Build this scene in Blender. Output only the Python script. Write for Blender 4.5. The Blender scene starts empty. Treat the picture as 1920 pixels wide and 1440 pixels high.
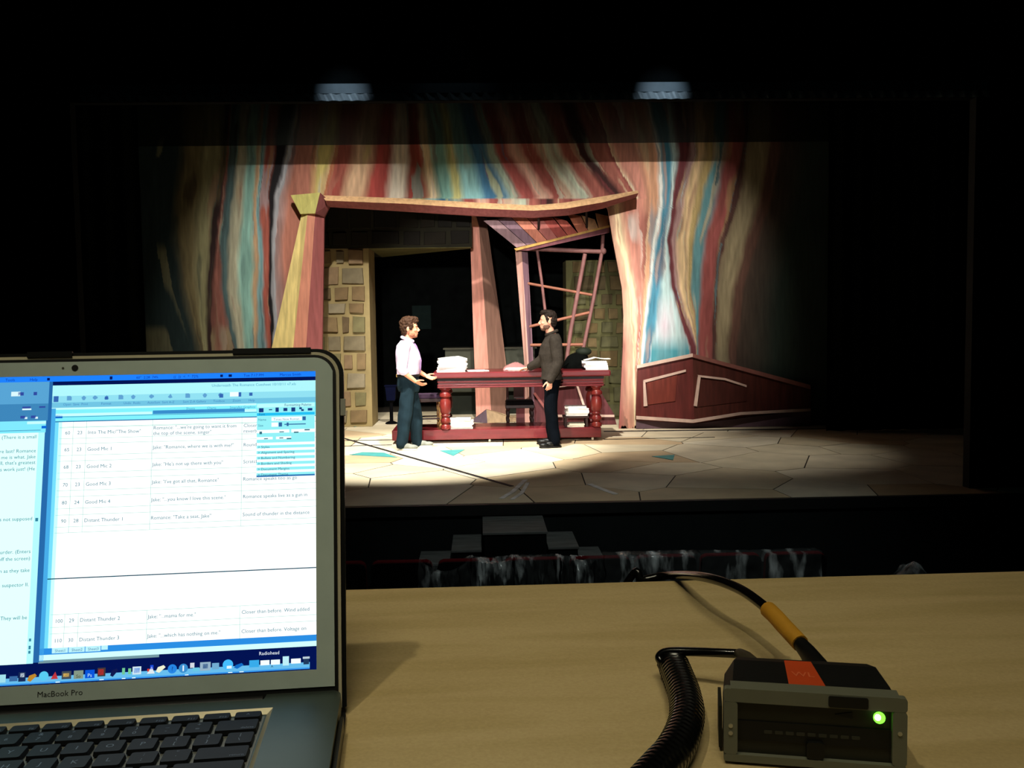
import bpy, bmesh, math, random
import numpy as np
from mathutils import Vector, Matrix, noise

random.seed(7)
SC = bpy.context.scene
COL = SC.collection

# ------------------------------------------------------------------ camera
FPX, CAMH = 1750.0, 1.7
_a, _p, _r = math.radians(1.86), math.atan(116 / 1750), math.radians(.77)
_Z = np.array([0, 0, 1.])
_F0 = np.array([math.sin(_a), math.cos(_a), 0]); _R0 = np.array([math.cos(_a), -math.sin(_a), 0])
CF = math.cos(_p) * _F0 - math.sin(_p) * _Z
_U = math.sin(_p) * _F0 + math.cos(_p) * _Z
CU = _U * math.cos(_r) + _R0 * math.sin(_r)
CR = _R0 * math.cos(_r) - _U * math.sin(_r)
CC = np.array([0, 0, CAMH])
cam = bpy.data.cameras.new('camera'); cam.sensor_width = 36; cam.lens = FPX / 1920 * 36
cam.clip_start = .02; cam.clip_end = 100
camo = bpy.data.objects.new('camera', cam); COL.objects.link(camo)
camo.matrix_world = Matrix(((CR[0], CU[0], -CF[0], 0), (CR[1], CU[1], -CF[1], 0), (CR[2], CU[2], -CF[2], CAMH), (0, 0, 0, 1)))
SC.camera = camo

# ------------------------------------------------------------------ world, exposure
w = bpy.data.worlds.new('dark_house'); SC.world = w; w.use_nodes = True
w.node_tree.nodes['Background'].inputs[0].default_value = (.35, .62, .6, 1)
w.node_tree.nodes['Background'].inputs[1].default_value = .0035
SC.view_settings.view_transform = 'Standard'; SC.view_settings.look = 'None'
SC.view_settings.exposure = 0; SC.view_settings.gamma = 1; SC.view_settings.use_curve_mapping = False

# ------------------------------------------------------------------ stage lamps
def spot(name, loc, target, power, size, blend, col, rad=.08):
    l = bpy.data.lights.new(name, 'SPOT'); l.energy = power; l.spot_size = math.radians(size)
    l.spot_blend = blend; l.color = col; l.shadow_soft_size = rad
    o = bpy.data.objects.new(name, l); COL.objects.link(o); o.location = loc
    o.rotation_euler = (Vector(target) - Vector(loc)).to_track_quat('-Z', 'Y').to_euler()
    return o
spot('balcony_spot', (-.6, -2.0, 3.4), (.2, 14.0, 1.5), 8200, 17, .45, (1, .95, .87), .12)
spot('balcony_spot', (2.4, -2.0, 3.4), (2.0, 14.4, 1.8), 6200, 10.4, .9, (1, .95, .88), .12)
spot('stage_spot_center', (-1.6, 9.5, 7.0), (-.8, 12.1, 0), 5000, 38, .55, (1, .96, .87))
spot('stage_spot_wide', (.3, 9.45, 7.0), (.2, 13.6, 1.4), 3700, 53, .95, (1, .94, .82))
spot('stage_spot_left', (-1.8, 9.5, 6.9), (-2.5, 14.6, 2.1), 1900, 42, 1.0, (1, .94, .82))
spot('stage_spot_right', (3.2, 11.6, 7.0), (3.1, 11.9, 0), 560, 38, 1.0, (1, .94, .82))
spot('stage_spot_portal', (2.1, 9.5, 6.9), (2.65, 14.6, 2.4), 1500, 38, 1.0, (1, .94, .84))
spot('house_light', (.8, 3.6, 7.0), (1.2, 7.3, -.3), 460, 46, 1.0, (.9, 1, .95), .5)
spot('header_spill', (-1.28, 8.2, 4.0), (-1.26, 8.98, 3.88), 19, 40, 1.0, (.62, .82, 1), .01)
spot('header_spill', (1.75, 8.2, 4.0), (1.76, 8.98, 3.86), 25, 40, 1.0, (.62, .82, 1), .01)
spot('header_spill', (-.23, 8.4, 4.9), (-.22, 8.98, 4.02), 1.4, 46, 1.0, (.6, .85, 1), .01)
spot('desk_work_light', (-.48, .10, 3.55), (.05, .80, 1.43), 30, 46, 1.0, (1, .92, .64), .03)
spot('desk_soft_light', (.0, -.5, 3.7), (-.05, .80, 1.43), 80, 40, 1.0, (1, .93, .66), .55)

# ------------------------------------------------------------------ helpers
def ray(u, v):
    return CF + CR * (u - 960) / FPX - CU * (v - 720) / FPX
def P(u, v, Y):                      # photo pixel -> point of the vertical plane at depth Y
    d = ray(u, v); return CC + d * (Y / d[1])
def PZ(u, v, z):                     # photo pixel -> point of the horizontal plane at height z
    d = ray(u, v); return CC + d * ((z - CAMH) / d[2])
def lin(c):
    return tuple((x / 12.92 if x <= .04045 else ((x + .055) / 1.055) ** 2.4) for x in (v / 255 for v in c))

MATS = {}
def mat(name, rgb, rough=.6, metal=0, var=.15, scale=8, bump=0, bscale=None, stretch=(1, 1, 1), spec=.3, coat=0, rgb2=None):
    if name in MATS: return MATS[name]
    m = bpy.data.materials.new(name); m.use_nodes = True; nt = m.node_tree; N = nt.nodes; L = nt.links
    b = N['Principled BSDF']; c = lin(rgb)
    b.inputs['Roughness'].default_value = rough; b.inputs['Metallic'].default_value = metal
    b.inputs['Specular IOR Level'].default_value = spec; b.inputs['Coat Weight'].default_value = coat
    tc = N.new('ShaderNodeTexCoord'); mp = N.new('ShaderNodeMapping'); mp.inputs['Scale'].default_value = stretch
    L.new(tc.outputs['Object'], mp.inputs['Vector'])
    nz = N.new('ShaderNodeTexNoise'); nz.inputs['Scale'].default_value = scale; nz.inputs['Detail'].default_value = 5
    L.new(mp.outputs[0], nz.inputs['Vector'])
    rp = N.new('ShaderNodeValToRGB'); rp.color_ramp.elements[0].position = .3; rp.color_ramp.elements[1].position = .7
    c2 = lin(rgb2) if rgb2 else tuple(min(1, x * (1 + var)) for x in c)
    c1 = c if rgb2 else tuple(x * (1 - var) for x in c)
    rp.color_ramp.elements[0].color = (*c1, 1); rp.color_ramp.elements[1].color = (*c2, 1)
    L.new(nz.outputs['Fac'], rp.inputs[0]); L.new(rp.outputs[0], b.inputs['Base Color'])
    if bump:
        bn = N.new('ShaderNodeBump'); bn.inputs['Strength'].default_value = bump
        n2 = N.new('ShaderNodeTexNoise'); n2.inputs['Scale'].default_value = bscale or scale * 3; n2.inputs['Detail'].default_value = 4
        L.new(mp.outputs[0], n2.inputs['Vector']); L.new(n2.outputs['Fac'], bn.inputs['Height']); L.new(bn.outputs[0], b.inputs['Normal'])
    MATS[name] = m; return m

def emat(name, rgb, strength=1.0):
    if name in MATS: return MATS[name]
    m = bpy.data.materials.new(name); m.use_nodes = True; nt = m.node_tree
    nt.nodes.remove(nt.nodes['Principled BSDF'])
    e = nt.nodes.new('ShaderNodeEmission'); e.inputs[0].default_value = (*lin(rgb), 1); e.inputs[1].default_value = strength
    nt.links.new(e.outputs[0], nt.nodes['Material Output'].inputs[0]); MATS[name] = m; return m

def paint_mat():
    if 'scenic_paint' in MATS: return MATS['scenic_paint']
    m = bpy.data.materials.new('scenic_paint'); m.use_nodes = True; nt = m.node_tree; N = nt.nodes; L = nt.links
    b = N['Principled BSDF']; b.inputs['Roughness'].default_value = .75; b.inputs['Specular IOR Level'].default_value = .25
    at = N.new('ShaderNodeAttribute'); at.attribute_name = 'Col'
    tc = N.new('ShaderNodeTexCoord'); mp = N.new('ShaderNodeMapping'); mp.inputs['Scale'].default_value = (9, 9, 1.1)
    L.new(tc.outputs['Object'], mp.inputs[0])
    nz = N.new('ShaderNodeTexNoise'); nz.inputs['Scale'].default_value = 2.2; nz.inputs['Detail'].default_value = 6
    L.new(mp.outputs[0], nz.inputs['Vector'])
    mr = N.new('ShaderNodeMapRange'); mr.inputs['From Min'].default_value = .3; mr.inputs['From Max'].default_value = .7
    mr.inputs['To Min'].default_value = .8; mr.inputs['To Max'].default_value = 1.18
    L.new(nz.outputs['Fac'], mr.inputs['Value'])
    vm = N.new('ShaderNodeVectorMath'); vm.operation = 'SCALE'; L.new(at.outputs['Color'], vm.inputs[0]); L.new(mr.outputs[0], vm.inputs['Scale'])
    L.new(vm.outputs[0], b.inputs['Base Color'])
    bn = N.new('ShaderNodeBump'); bn.inputs['Strength'].default_value = .15; L.new(nz.outputs['Fac'], bn.inputs['Height']); L.new(bn.outputs[0], b.inputs['Normal'])
    MATS['scenic_paint'] = m; return m

class MB:
    """collects geometry of ONE part"""
    def __init__(s): s.v = []; s.f = []; s.c = []
    def add(s, vs, fs, col=None):
        n = len(s.v); s.v += [tuple(map(float, p)) for p in vs]
        for q in fs: s.f.append(tuple(i + n for i in q)); s.c.append(col)
        return s
    def box(s, c, d, rz=0, col=None):
        hx, hy, hz = d[0] / 2, d[1] / 2, d[2] / 2; cs, sn = math.cos(rz), math.sin(rz); vs = []
        for z in (-hz, hz):
            for x, y in ((-hx, -hy), (hx, -hy), (hx, hy), (-hx, hy)):
                vs.append((c[0] + x * cs - y * sn, c[1] + x * sn + y * cs, c[2] + z))
        return s.add(vs, [(3, 2, 1, 0), (4, 5, 6, 7), (0, 1, 5, 4), (1, 2, 6, 5), (2, 3, 7, 6), (3, 0, 4, 7)], col)
    def hexa(s, lo, hi, col=None):
        """two loops of equal length joined into a closed solid"""
        n = len(lo); fs = [tuple(range(n))[::-1], tuple(range(n, 2 * n))] + [(i, (i + 1) % n, n + (i + 1) % n, n + i) for i in range(n)]
        return s.add(list(lo) + list(hi), fs, col)
    def slab(s, pts, d, col=None):
        """polygon (3D points) thickened along vector d"""
        return s.hexa(pts, [tuple(np.array(p) + np.array(d)) for p in pts], col)
    def tube(s, pts, r, n=10, col=None, flat=1.0, closed_caps=True):
        pts = [Vector(p) for p in pts]; m = len(pts)
        rs = r if hasattr(r, '__len__') else [r] * m
        vs = []; fs = []
        up = None
        for i, p in enumerate(pts):
            t = (pts[min(i + 1, m - 1)] - pts[max(i - 1, 0)]).normalized()
            if up is None:
                up = Vector((0, 0, 1)) if abs(t.z) < .9 else Vector((0, 1, 0))
            a = t.cross(up)
            if a.length < 1e-6: a = t.cross(Vector((1, 0, 0)))
            a.normalize(); b2 = a.cross(t).normalized(); up = b2
            for k in range(n):
                th = 2 * math.pi * k / n
                vs.append(p + a * (rs[i] * math.cos(th)) + b2 * (rs[i] * flat * math.sin(th)))
        for i in range(m - 1):
            for k in range(n):
                fs.append((i * n + k, i * n + (k + 1) % n, (i + 1) * n + (k + 1) % n, (i + 1) * n + k))
        if closed_caps:
            fs.append(tuple(range(n))[::-1]); fs.append(tuple((m - 1) * n + k for k in range(n)))
        return s.add(vs, fs, col)
    def lathe(s, prof, c=(0, 0, 0), n=16, col=None):
        vs = []; fs = []; m = len(prof)
        for r, z in prof:
            for k in range(n):
                th = 2 * math.pi * k / n; vs.append((c[0] + r * math.cos(th), c[1] + r * math.sin(th), c[2] + z))
        for i in range(m - 1):
            for k in range(n): fs.append((i * n + k, i * n + (k + 1) % n, (i + 1) * n + (k + 1) % n, (i + 1) * n + k))
        fs.append(tuple(range(n))[::-1]); fs.append(tuple((m - 1) * n + k for k in range(n)))
        return s.add(vs, fs, col)
    def ell(s, c, r, n=14, m=9, rot=None):
        vs = []; fs = []
        for i in range(1, m):
            ph = math.pi * i / m
            for k in range(n):
                th = 2 * math.pi * k / n
                q = Vector((r[0] * math.sin(ph) * math.cos(th), r[1] * math.sin(ph) * math.sin(th), -r[2] * math.cos(ph)))
                if rot: q = rot @ q
                vs.append(Vector(c) + q)
        a = Vector((0, 0, -r[2])); b2 = Vector((0, 0, r[2]))
        if rot: a = rot @ a; b2 = rot @ b2
        vs += [Vector(c) + a, Vector(c) + b2]; na = len(vs) - 2
        for i in range(m - 2):
            for k in range(n): fs.append((i * n + k, i * n + (k + 1) % n, (i + 1) * n + (k + 1) % n, (i + 1) * n + k))
        for k in range(n):
            fs.append((na, (k + 1) % n, k)); fs.append((na + 1, (m - 2) * n + k, (m - 2) * n + (k + 1) % n))
        return s.add(vs, fs)
    def loft(s, secs, n=18):
        """secs: (cx, cy, z, rx, ry) horizontal ellipses"""
        vs = []; fs = []; m = len(secs)
        for cx, cy, z, rx, ry in secs:
            for k in range(n):
                th = 2 * math.pi * k / n; vs.append((cx + rx * math.cos(th), cy + ry * math.sin(th), z))
        for i in range(m - 1):
            for k in range(n): fs.append((i * n + k, i * n + (k + 1) % n, (i + 1) * n + (k + 1) % n, (i + 1) * n + k))
        fs.append(tuple(range(n))[::-1]); fs.append(tuple((m - 1) * n + k for k in range(n)))
        return s.add(vs, fs)
    def mesh(s, name, org=(0, 0, 0)):
        me = bpy.data.meshes.new(name)
        me.from_pydata([(a - org[0], b2 - org[1], c - org[2]) for a, b2, c in s.v], [], s.f)
        if any(c is not None for c in s.c):
            at = me.color_attributes.new('Col', 'FLOAT_COLOR', 'CORNER'); buf = []
            for q, c in zip(s.f, s.c):
                cc = lin(c or (128, 128, 128)); buf += [*cc, 1.0] * len(q)
            at.data.foreach_set('color', buf)
        me.update(); return me

def link(name, me, m, parent=None, loc=None, smooth=False, bevel=0, seg=2, kind=None):
    o = bpy.data.objects.new(name, me); COL.objects.link(o)
    if m and not me.materials: me.materials.append(m)
    if parent: o.parent = parent
    if loc is not None: o.location = loc
    if smooth:
        me.polygons.foreach_set('use_smooth', [True] * len(me.polygons))
        if bevel == 0:
            try: me.set_sharp_from_angle(angle=math.radians(50))
            except Exception: pass
    if bevel:
        md = o.modifiers.new('bevel', 'BEVEL'); md.width = bevel; md.segments = seg; md.limit_method = 'ANGLE'; md.angle_limit = .6
    if kind: o['kind'] = kind
    return o
def part(name, mb, m, parent, smooth=False, bevel=0, seg=2, loc=None, kind=None, label=None):
    """child mesh; geometry given in WORLD coordinates when the parent is an unrotated Empty"""
    org = parent.location if parent.type == 'EMPTY' else (parent.parent.location if parent.parent else parent.location)
    if parent.get('_local'): org = (0, 0, 0)
    o = link(name, mb.mesh(name, org), m, parent, loc, smooth, bevel, seg, kind)
    if label: o['label'] = label
    return o
def thing(name, label, cat, loc=(0, 0, 0), group=None, rotz=0, local=False):
    o = bpy.data.objects.new(name, None); COL.objects.link(o); o.empty_display_size = .1
    o.location = tuple(map(float, loc)); o.rotation_euler = (0, 0, rotz)
    o['label'] = label; o['category'] = cat
    if group: o['group'] = group
    if local: o['_local'] = 1
    return o
def single(name, mb, m, label, cat, group=None, **k):
    o = link(name, mb.mesh(name), m, **k); o['label'] = label; o['category'] = cat
    if group: o['group'] = group
    return o
def struct(name, mb, m, **k):
    o = link(name, mb.mesh(name), m, **k); o['kind'] = 'structure'; return o

TMP = bpy.data.scenes.new('scratch')
def evaluated_mesh(o):
    TMP.collection.objects.link(o); vl = TMP.view_layers[0]; vl.update()
    me = bpy.data.meshes.new_from_object(o.evaluated_get(vl.depsgraph)); TMP.collection.objects.unlink(o); return me
def text_geo(txt, size, align='LEFT', bold=False):
    cu = bpy.data.curves.new('t', 'FONT'); cu.body = txt; cu.size = size; cu.align_x = align; cu.resolution_u = 2
    o = bpy.data.objects.new('t', cu); me = evaluated_mesh(o)
    vs = [tuple(v.co) for v in me.vertices]; fs = [tuple(p.vertices) for p in me.polygons]
    bpy.data.objects.remove(o); bpy.data.curves.remove(cu); bpy.data.meshes.remove(me)
    return vs, fs

# ================================================================== the theatre: setting
BLACK = mat('black_masking', (8, 10, 10), .95, var=.3, scale=5, spec=.03)
DARKW = mat('dark_house_paint', (22, 27, 27), .9, var=.2, scale=3, spec=.2)
# stage deck, built of irregular flagstones
deckmat = mat('stage_joint_paint', (48, 42, 34), .85)
struct('floor_stage', MB().box((1.2, 14.1, -.06), (15.5, 10.84, .12 - .012)), deckmat)
deck = bpy.data.objects['floor_stage']
stone_cols = [(216, 204, 176), (208, 194, 164), (224, 214, 190), (200, 180, 146), (212, 200, 172), (196, 172, 138), (218, 206, 180)]
stone_mats = [mat('flagstone_paint_%d' % i, c, .62, var=.16, scale=1.8, bump=.05, bscale=9) for i, c in enumerate(stone_cols)]
def clip(poly, n, d):                     # keep n.p <= d
    out = []
    for i in range(len(poly)):
        a, b2 = poly[i], poly[(i + 1) % len(poly)]
        da, db = a[0] * n[0] + a[1] * n[1] - d, b2[0] * n[0] + b2[1] * n[1] - d
        if da <= 0: out.append(a)
        if da * db < 0:
            t = da / (da - db); out.append((a[0] + (b2[0] - a[0]) * t, a[1] + (b2[1] - a[1]) * t))
    return out
rs = random.Random(21)
X0, X1, Y0, Y1 = -4.6, 8.0, 8.72, 18.0
seeds = []
ny = 11; nx = 12
for j in range(ny):
    for i in range(nx):
        seeds.append((X0 + (i + .5 + (j % 2) * .5 + rs.uniform(-.42, .42)) * (X1 - X0) / nx, Y0 + (j + .5 + rs.uniform(-.42, .42)) * (Y1 - Y0) / ny))
for k, (sx, sy) in enumerate(seeds):
    poly = [(X0, Y0), (X1, Y0), (X1, Y1), (X0, Y1)]
    for m2, (tx, ty) in enumerate(seeds):
        if m2 == k or abs(tx - sx) + abs(ty - sy) > 5: continue
        nx_, ny_ = tx - sx, ty - sy; ln = math.hypot(nx_, ny_); nx_ /= ln; ny_ /= ln
        poly = clip(poly, (nx_, ny_), ((sx + tx) / 2) * nx_ + ((sy + ty) / 2) * ny_ - .007)
        if len(poly) < 3: break
    if len(poly) < 3: continue
    cx = sum(p[0] for p in poly) / len(poly); cy = sum(p[1] for p in poly) / len(poly)
    mb = MB().slab([(x - cx, y - cy, -.011) for x, y in poly], (0, 0, .011 + rs.uniform(-.002, .0)))
    link('flagstone', mb.mesh('flagstone'), rs.choice(stone_mats), deck, (cx, cy, 0))
teal = mat('teal_inlay_paint', (70, 150, 150), .6, var=.15, scale=6)
for tri in ([(655, 853), (745, 858), (720, 849), (680, 848)], [(824, 845), (872, 843), (850, 855)], [(1222, 856), (1265, 853), (1262, 863)], [(664, 801), (704, 794), (703, 790), (680, 792)]):
    pts = [PZ(u, v, 0) for u, v in tri]; c0 = np.mean(pts, axis=0)
    link('teal_inlay', MB().slab([p - c0 + np.array([0, 0, .0]) for p in pts], (0, 0, .004)).mesh('teal_inlay'), teal, deck, tuple(c0))
trackm = mat('floor_track_black', (26, 26, 30), .6)
def floor_line(pix, w, name='floor_track'):
    mb = MB()
    for (a, b2) in zip(pix, pix[1:]):
        p = PZ(*a, 0); q = PZ(*b2, 0); d = q - p; n = np.array([-d[1], d[0], 0]); n = n / np.linalg.norm(n) * w / 2
        mb.slab([p - n, q - n, q + n, p + n], (0, 0, .005))
    return mb
for pix, wd in (([(560, 798), (690, 835), (960, 912)], .045), ([(1132, 809), (1400, 806), (1620, 803)], .09), ([(1132, 824), (1340, 820)], .03), ([(600, 827), (735, 825)], .03), ([(600, 838), (735, 834)], .02)):
    link('floor_track', floor_line(pix, wd).mesh('floor_track'), trackm, deck)
streakm = mat('pale_floor_streak', (244, 240, 232), .6, var=.4, scale=7)
for pix, wd in (([(940, 935), (962, 922), (985, 900)], .05), ([(990, 905), (978, 925), (960, 937)], .04), ([(1105, 908), (1130, 918), (1155, 927)], .06)):
    link('floor_streak', floor_line(pix, wd).mesh('floor_streak'), streakm, deck)
# stage front, pit and house
struct('wall_stage_front', MB().box((1.2, 8.665, -.56), (15.5, .03, 1.0)), DARKW)
struct('trim_1', MB().box((1.2, 8.66, -.05), (15.5, .07, .1)), mat('stage_nosing', (30, 30, 30), .6))
struct('floor', MB().box((1.0, 5.35, -1.1), (18, 6.6, .1)), mat('house_carpet', (16, 22, 24), .95, var=.3, scale=30))
struct('floor_riser', MB().box((0, .4, .65), (6, 3.2, .1)), mat('riser_black', (18, 18, 18), .8))
struct('wall_back', MB().box((1.2, 19.4, 3.5), (17, .1, 7.2)), BLACK)
struct('wall_left', MB().box((-6.6, 9.6, 3.0), (.1, 19.6, 8.4)), BLACK)
struct('wall_right', MB().box((9.0, 9.6, 3.0), (.1, 19.6, 8.4)), BLACK)
# proscenium
struct('wall_proscenium_left', MB().box((-5.2, 9.05, 3.0), (2.8, .12, 8.2)), BLACK)
struct('wall_proscenium_right', MB().box((6.9, 9.05, 3.0), (4.2, .12, 8.2)), mat('proscenium_dark', (15, 19, 18), .9))
hdr = struct('wall_proscenium_header', MB().box((1.0, 9.06, 5.64), (9.6, .1, 3.68)), BLACK)
struct('trim_2', MB().box((.6, 8.99, 3.91), (8.6, .03, .09)), mat('header_fascia', (80, 88, 92), .6))
# ruffled hem strip below the fascia
mb = MB(); n = 420
for i in range(n):
    x = -3.7 + 8.6 * i / n; x2 = x + 8.6 / n
    y = 8.985 + .012 * math.sin(i * 1.15) ; y2 = 8.985 + .012 * math.sin((i + 1) * 1.15)
    mb.add([(x, y, 3.865), (x2, y2, 3.865), (x2 + .03, y2, 3.80), (x + .03, y, 3.80)], [(0, 1, 2, 3)])
single('header_ruffle', mb, mat('ruffle_grey', (120, 126, 128), .5), 'narrow pleated grey hem along the dark proscenium header', 'curtain')
# scrim border that dims the top of the painted set, side legs
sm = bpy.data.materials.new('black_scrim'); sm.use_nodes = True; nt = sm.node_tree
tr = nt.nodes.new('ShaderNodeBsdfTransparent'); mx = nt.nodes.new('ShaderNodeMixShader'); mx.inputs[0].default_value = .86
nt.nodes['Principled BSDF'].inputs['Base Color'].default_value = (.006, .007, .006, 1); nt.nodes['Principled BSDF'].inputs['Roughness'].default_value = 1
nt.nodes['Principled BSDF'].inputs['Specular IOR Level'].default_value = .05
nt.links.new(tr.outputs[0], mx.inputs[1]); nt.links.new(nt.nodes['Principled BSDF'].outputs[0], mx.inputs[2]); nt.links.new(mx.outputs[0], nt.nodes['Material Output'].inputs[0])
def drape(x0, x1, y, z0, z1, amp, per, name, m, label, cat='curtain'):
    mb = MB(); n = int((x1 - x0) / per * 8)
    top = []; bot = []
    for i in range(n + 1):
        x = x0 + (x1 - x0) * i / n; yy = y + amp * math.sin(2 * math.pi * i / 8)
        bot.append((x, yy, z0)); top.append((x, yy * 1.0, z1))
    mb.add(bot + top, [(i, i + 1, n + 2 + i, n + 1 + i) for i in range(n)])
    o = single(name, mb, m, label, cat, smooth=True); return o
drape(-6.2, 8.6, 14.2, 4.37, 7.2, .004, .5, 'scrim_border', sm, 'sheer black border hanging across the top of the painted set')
drape(-6.4, -4.85, 13.7, .01, 7.2, .05, .28, 'masking_leg', BLACK, 'black masking drape at the left edge of the stage')
drape(5.15, 8.8, 13.75, .01, 7.2, .05, .28, 'masking_leg', BLACK, 'black masking drape at the right edge of the stage')

# ================================================================== painted portal
VL = [150, 290, 371, 373, 450, 540, 650, 815]
def S_(c, *u): return (c, list(u))
def H_(c, i, a, b2, c2): return (c, [a, b2, c2] + [604.5 + i * 24] * 5)
STR = [
 S_((30, 50, 52), 345, 345, 335, 335, 332, 345, 375, 400),  # outer fold darkened for the light falling off at this edge
 S_((112, 100, 62), 385, 380, 372, 372, 366, 368, 382, 405),
 S_((140, 136, 92), 425, 416, 404, 404, 394, 388, 388, 410),
 S_((48, 28, 28), 437, 425, 416, 416, 408, 398, 394, 414),
 S_((135, 76, 64), 440, 430, 420, 420, 413, 414, 440, 452),
 S_((62, 90, 94), 452, 446, 437, 437, 430, 426, 446, 458),
 S_((160, 158, 132), 470, 462, 455, 455, 448, 446, 458, 466),
 S_((112, 168, 158), 490, 480, 476, 476, 474, 474, 476, 482),
 S_((176, 140, 100), 500, 488, 482, 482, 482, 484, 484, 488),
 S_((100, 150, 158), 510, 497, 487, 487, 488, 495, 496, 498),
 S_((156, 70, 54), 530, 514, 503, 503, 501, 504, 508, 509),
 S_((18, 14, 20), 560, 541, 516, 516, 508, 510, 513, 514),
 S_((145, 148, 158), 568, 549, 524, 524, 516, 518, 521, 522),
 S_((165, 96, 76), 612, 592, 588, 600, 600, 600, 600, 600),
 H_((185, 168, 78), 0, 640, 626, 607), H_((150, 64, 50), 1, 690, 662, 640), H_((196, 156, 118), 2, 722, 700, 682),
 H_((164, 48, 42), 3, 745, 738, 728), H_((200, 190, 172), 4, 760, 764, 760), H_((138, 50, 36), 5, 778, 790, 804),
 H_((222, 196, 148), 6, 788, 806, 822), H_((100, 160, 150), 7, 820, 838, 850), H_((180, 180, 104), 8, 832, 855, 868),
 H_((112, 178, 182), 9, 850, 880, 905), H_((28, 100, 140), 10, 880, 915, 955), H_((130, 152, 136), 11, 890, 930, 975),
 H_((150, 60, 56), 12, 915, 955, 1010), H_((200, 144, 126), 13, 940, 980, 1035), H_((156, 72, 62), 14, 965, 1010, 1062),
 H_((180, 150, 126), 15, 975, 1022, 1078), H_((180, 194, 172), 16, 1000, 1052, 1108), H_((168, 84, 72), 17, 1035, 1085, 1146),
 H_((62, 30, 30), 18, 1062, 1112, 1168), H_((165, 88, 74), 19, 1100, 1146, 1190),
 S_((150, 56, 62), 1101, 1147, 1191, 1147, 1154, 1178, 1186, 1187),
 S_((232, 208, 160), 1103, 1149, 1193, 1158, 1170, 1190, 1193, 1194),
 S_((205, 128, 108), 1165, 1200, 1215, 1215, 1212, 1206, 1198, 1197),
 S_((214, 150, 108), 1200, 1236, 1237, 1236, 1224, 1213, 1204, 1199),
 S_((226, 230, 224), 1205, 1240, 1243, 1243, 1232, 1218, 1208, 1201),
 S_((44, 140, 172), 1240, 1262, 1258, 1258, 1248, 1240, 1222, 1215),
 S_((176, 212, 214), 1250, 1272, 1262, 1262, 1253, 1256, 1292, 1300),
 S_((110, 42, 50), 1290, 1298, 1272, 1271, 1261, 1266, 1304, 1312),
 S_((165, 124, 122), 1300, 1306, 1284, 1283, 1271, 1273, 1305, 1313),
 S_((216, 180, 124), 1325, 1325, 1305, 1304, 1292, 1290, 1306, 1314),
 S_((176, 150, 84), 1340, 1338, 1318, 1317, 1300, 1297, 1307, 1315),
 S_((78, 142, 150), 1365, 1358, 1340, 1339, 1322, 1312, 1309, 1316),
 S_((158, 70, 66), 1400, 1392, 1375, 1374, 1352, 1338, 1334, 1336),
 S_((84, 50, 44), 1410, 1400, 1388, 1387, 1362, 1346, 1342, 1344),
 S_((150, 134, 96), 1450, 1440, 1425, 1424, 1400, 1375, 1366, 1366),
 S_((104, 68, 54), 1475, 1465, 1452, 1450, 1422, 1396, 1386, 1380),
 S_((40, 54, 46), 1700, 1700, 1700, 1700, 1700, 1700, 1700, 1700)]  # last fold likewise painted darker where the stage light fades
SCOL = np.array([lin(c) for c, _ in STR]); _lum = SCOL @ np.array([.3, .5, .2]); SCOL = np.clip((SCOL * .78 + _lum[:, None] * np.array([1.06, .98, .92]) * .22) * 1.12, 0, .92); SB = np.array([b2 for _, b2 in STR], float)
def vnoise(x, y, s=0):
    xi = np.floor(x).astype(int); yi = np.floor(y).astype(int); xf = x - xi; yf = y - yi
    xf = xf * xf * (3 - 2 * xf); yf = yf * yf * (3 - 2 * yf)
    def h(a, b2):
        q = np.sin(a * 127.1 + b2 * 311.7 + s * 74.7) * 43758.5453; return q - np.floor(q)
    return (h(xi, yi) * (1 - xf) + h(xi + 1, yi) * xf) * (1 - yf) + (h(xi, yi + 1) * (1 - xf) + h(xi + 1, yi + 1) * xf) * yf
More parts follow.
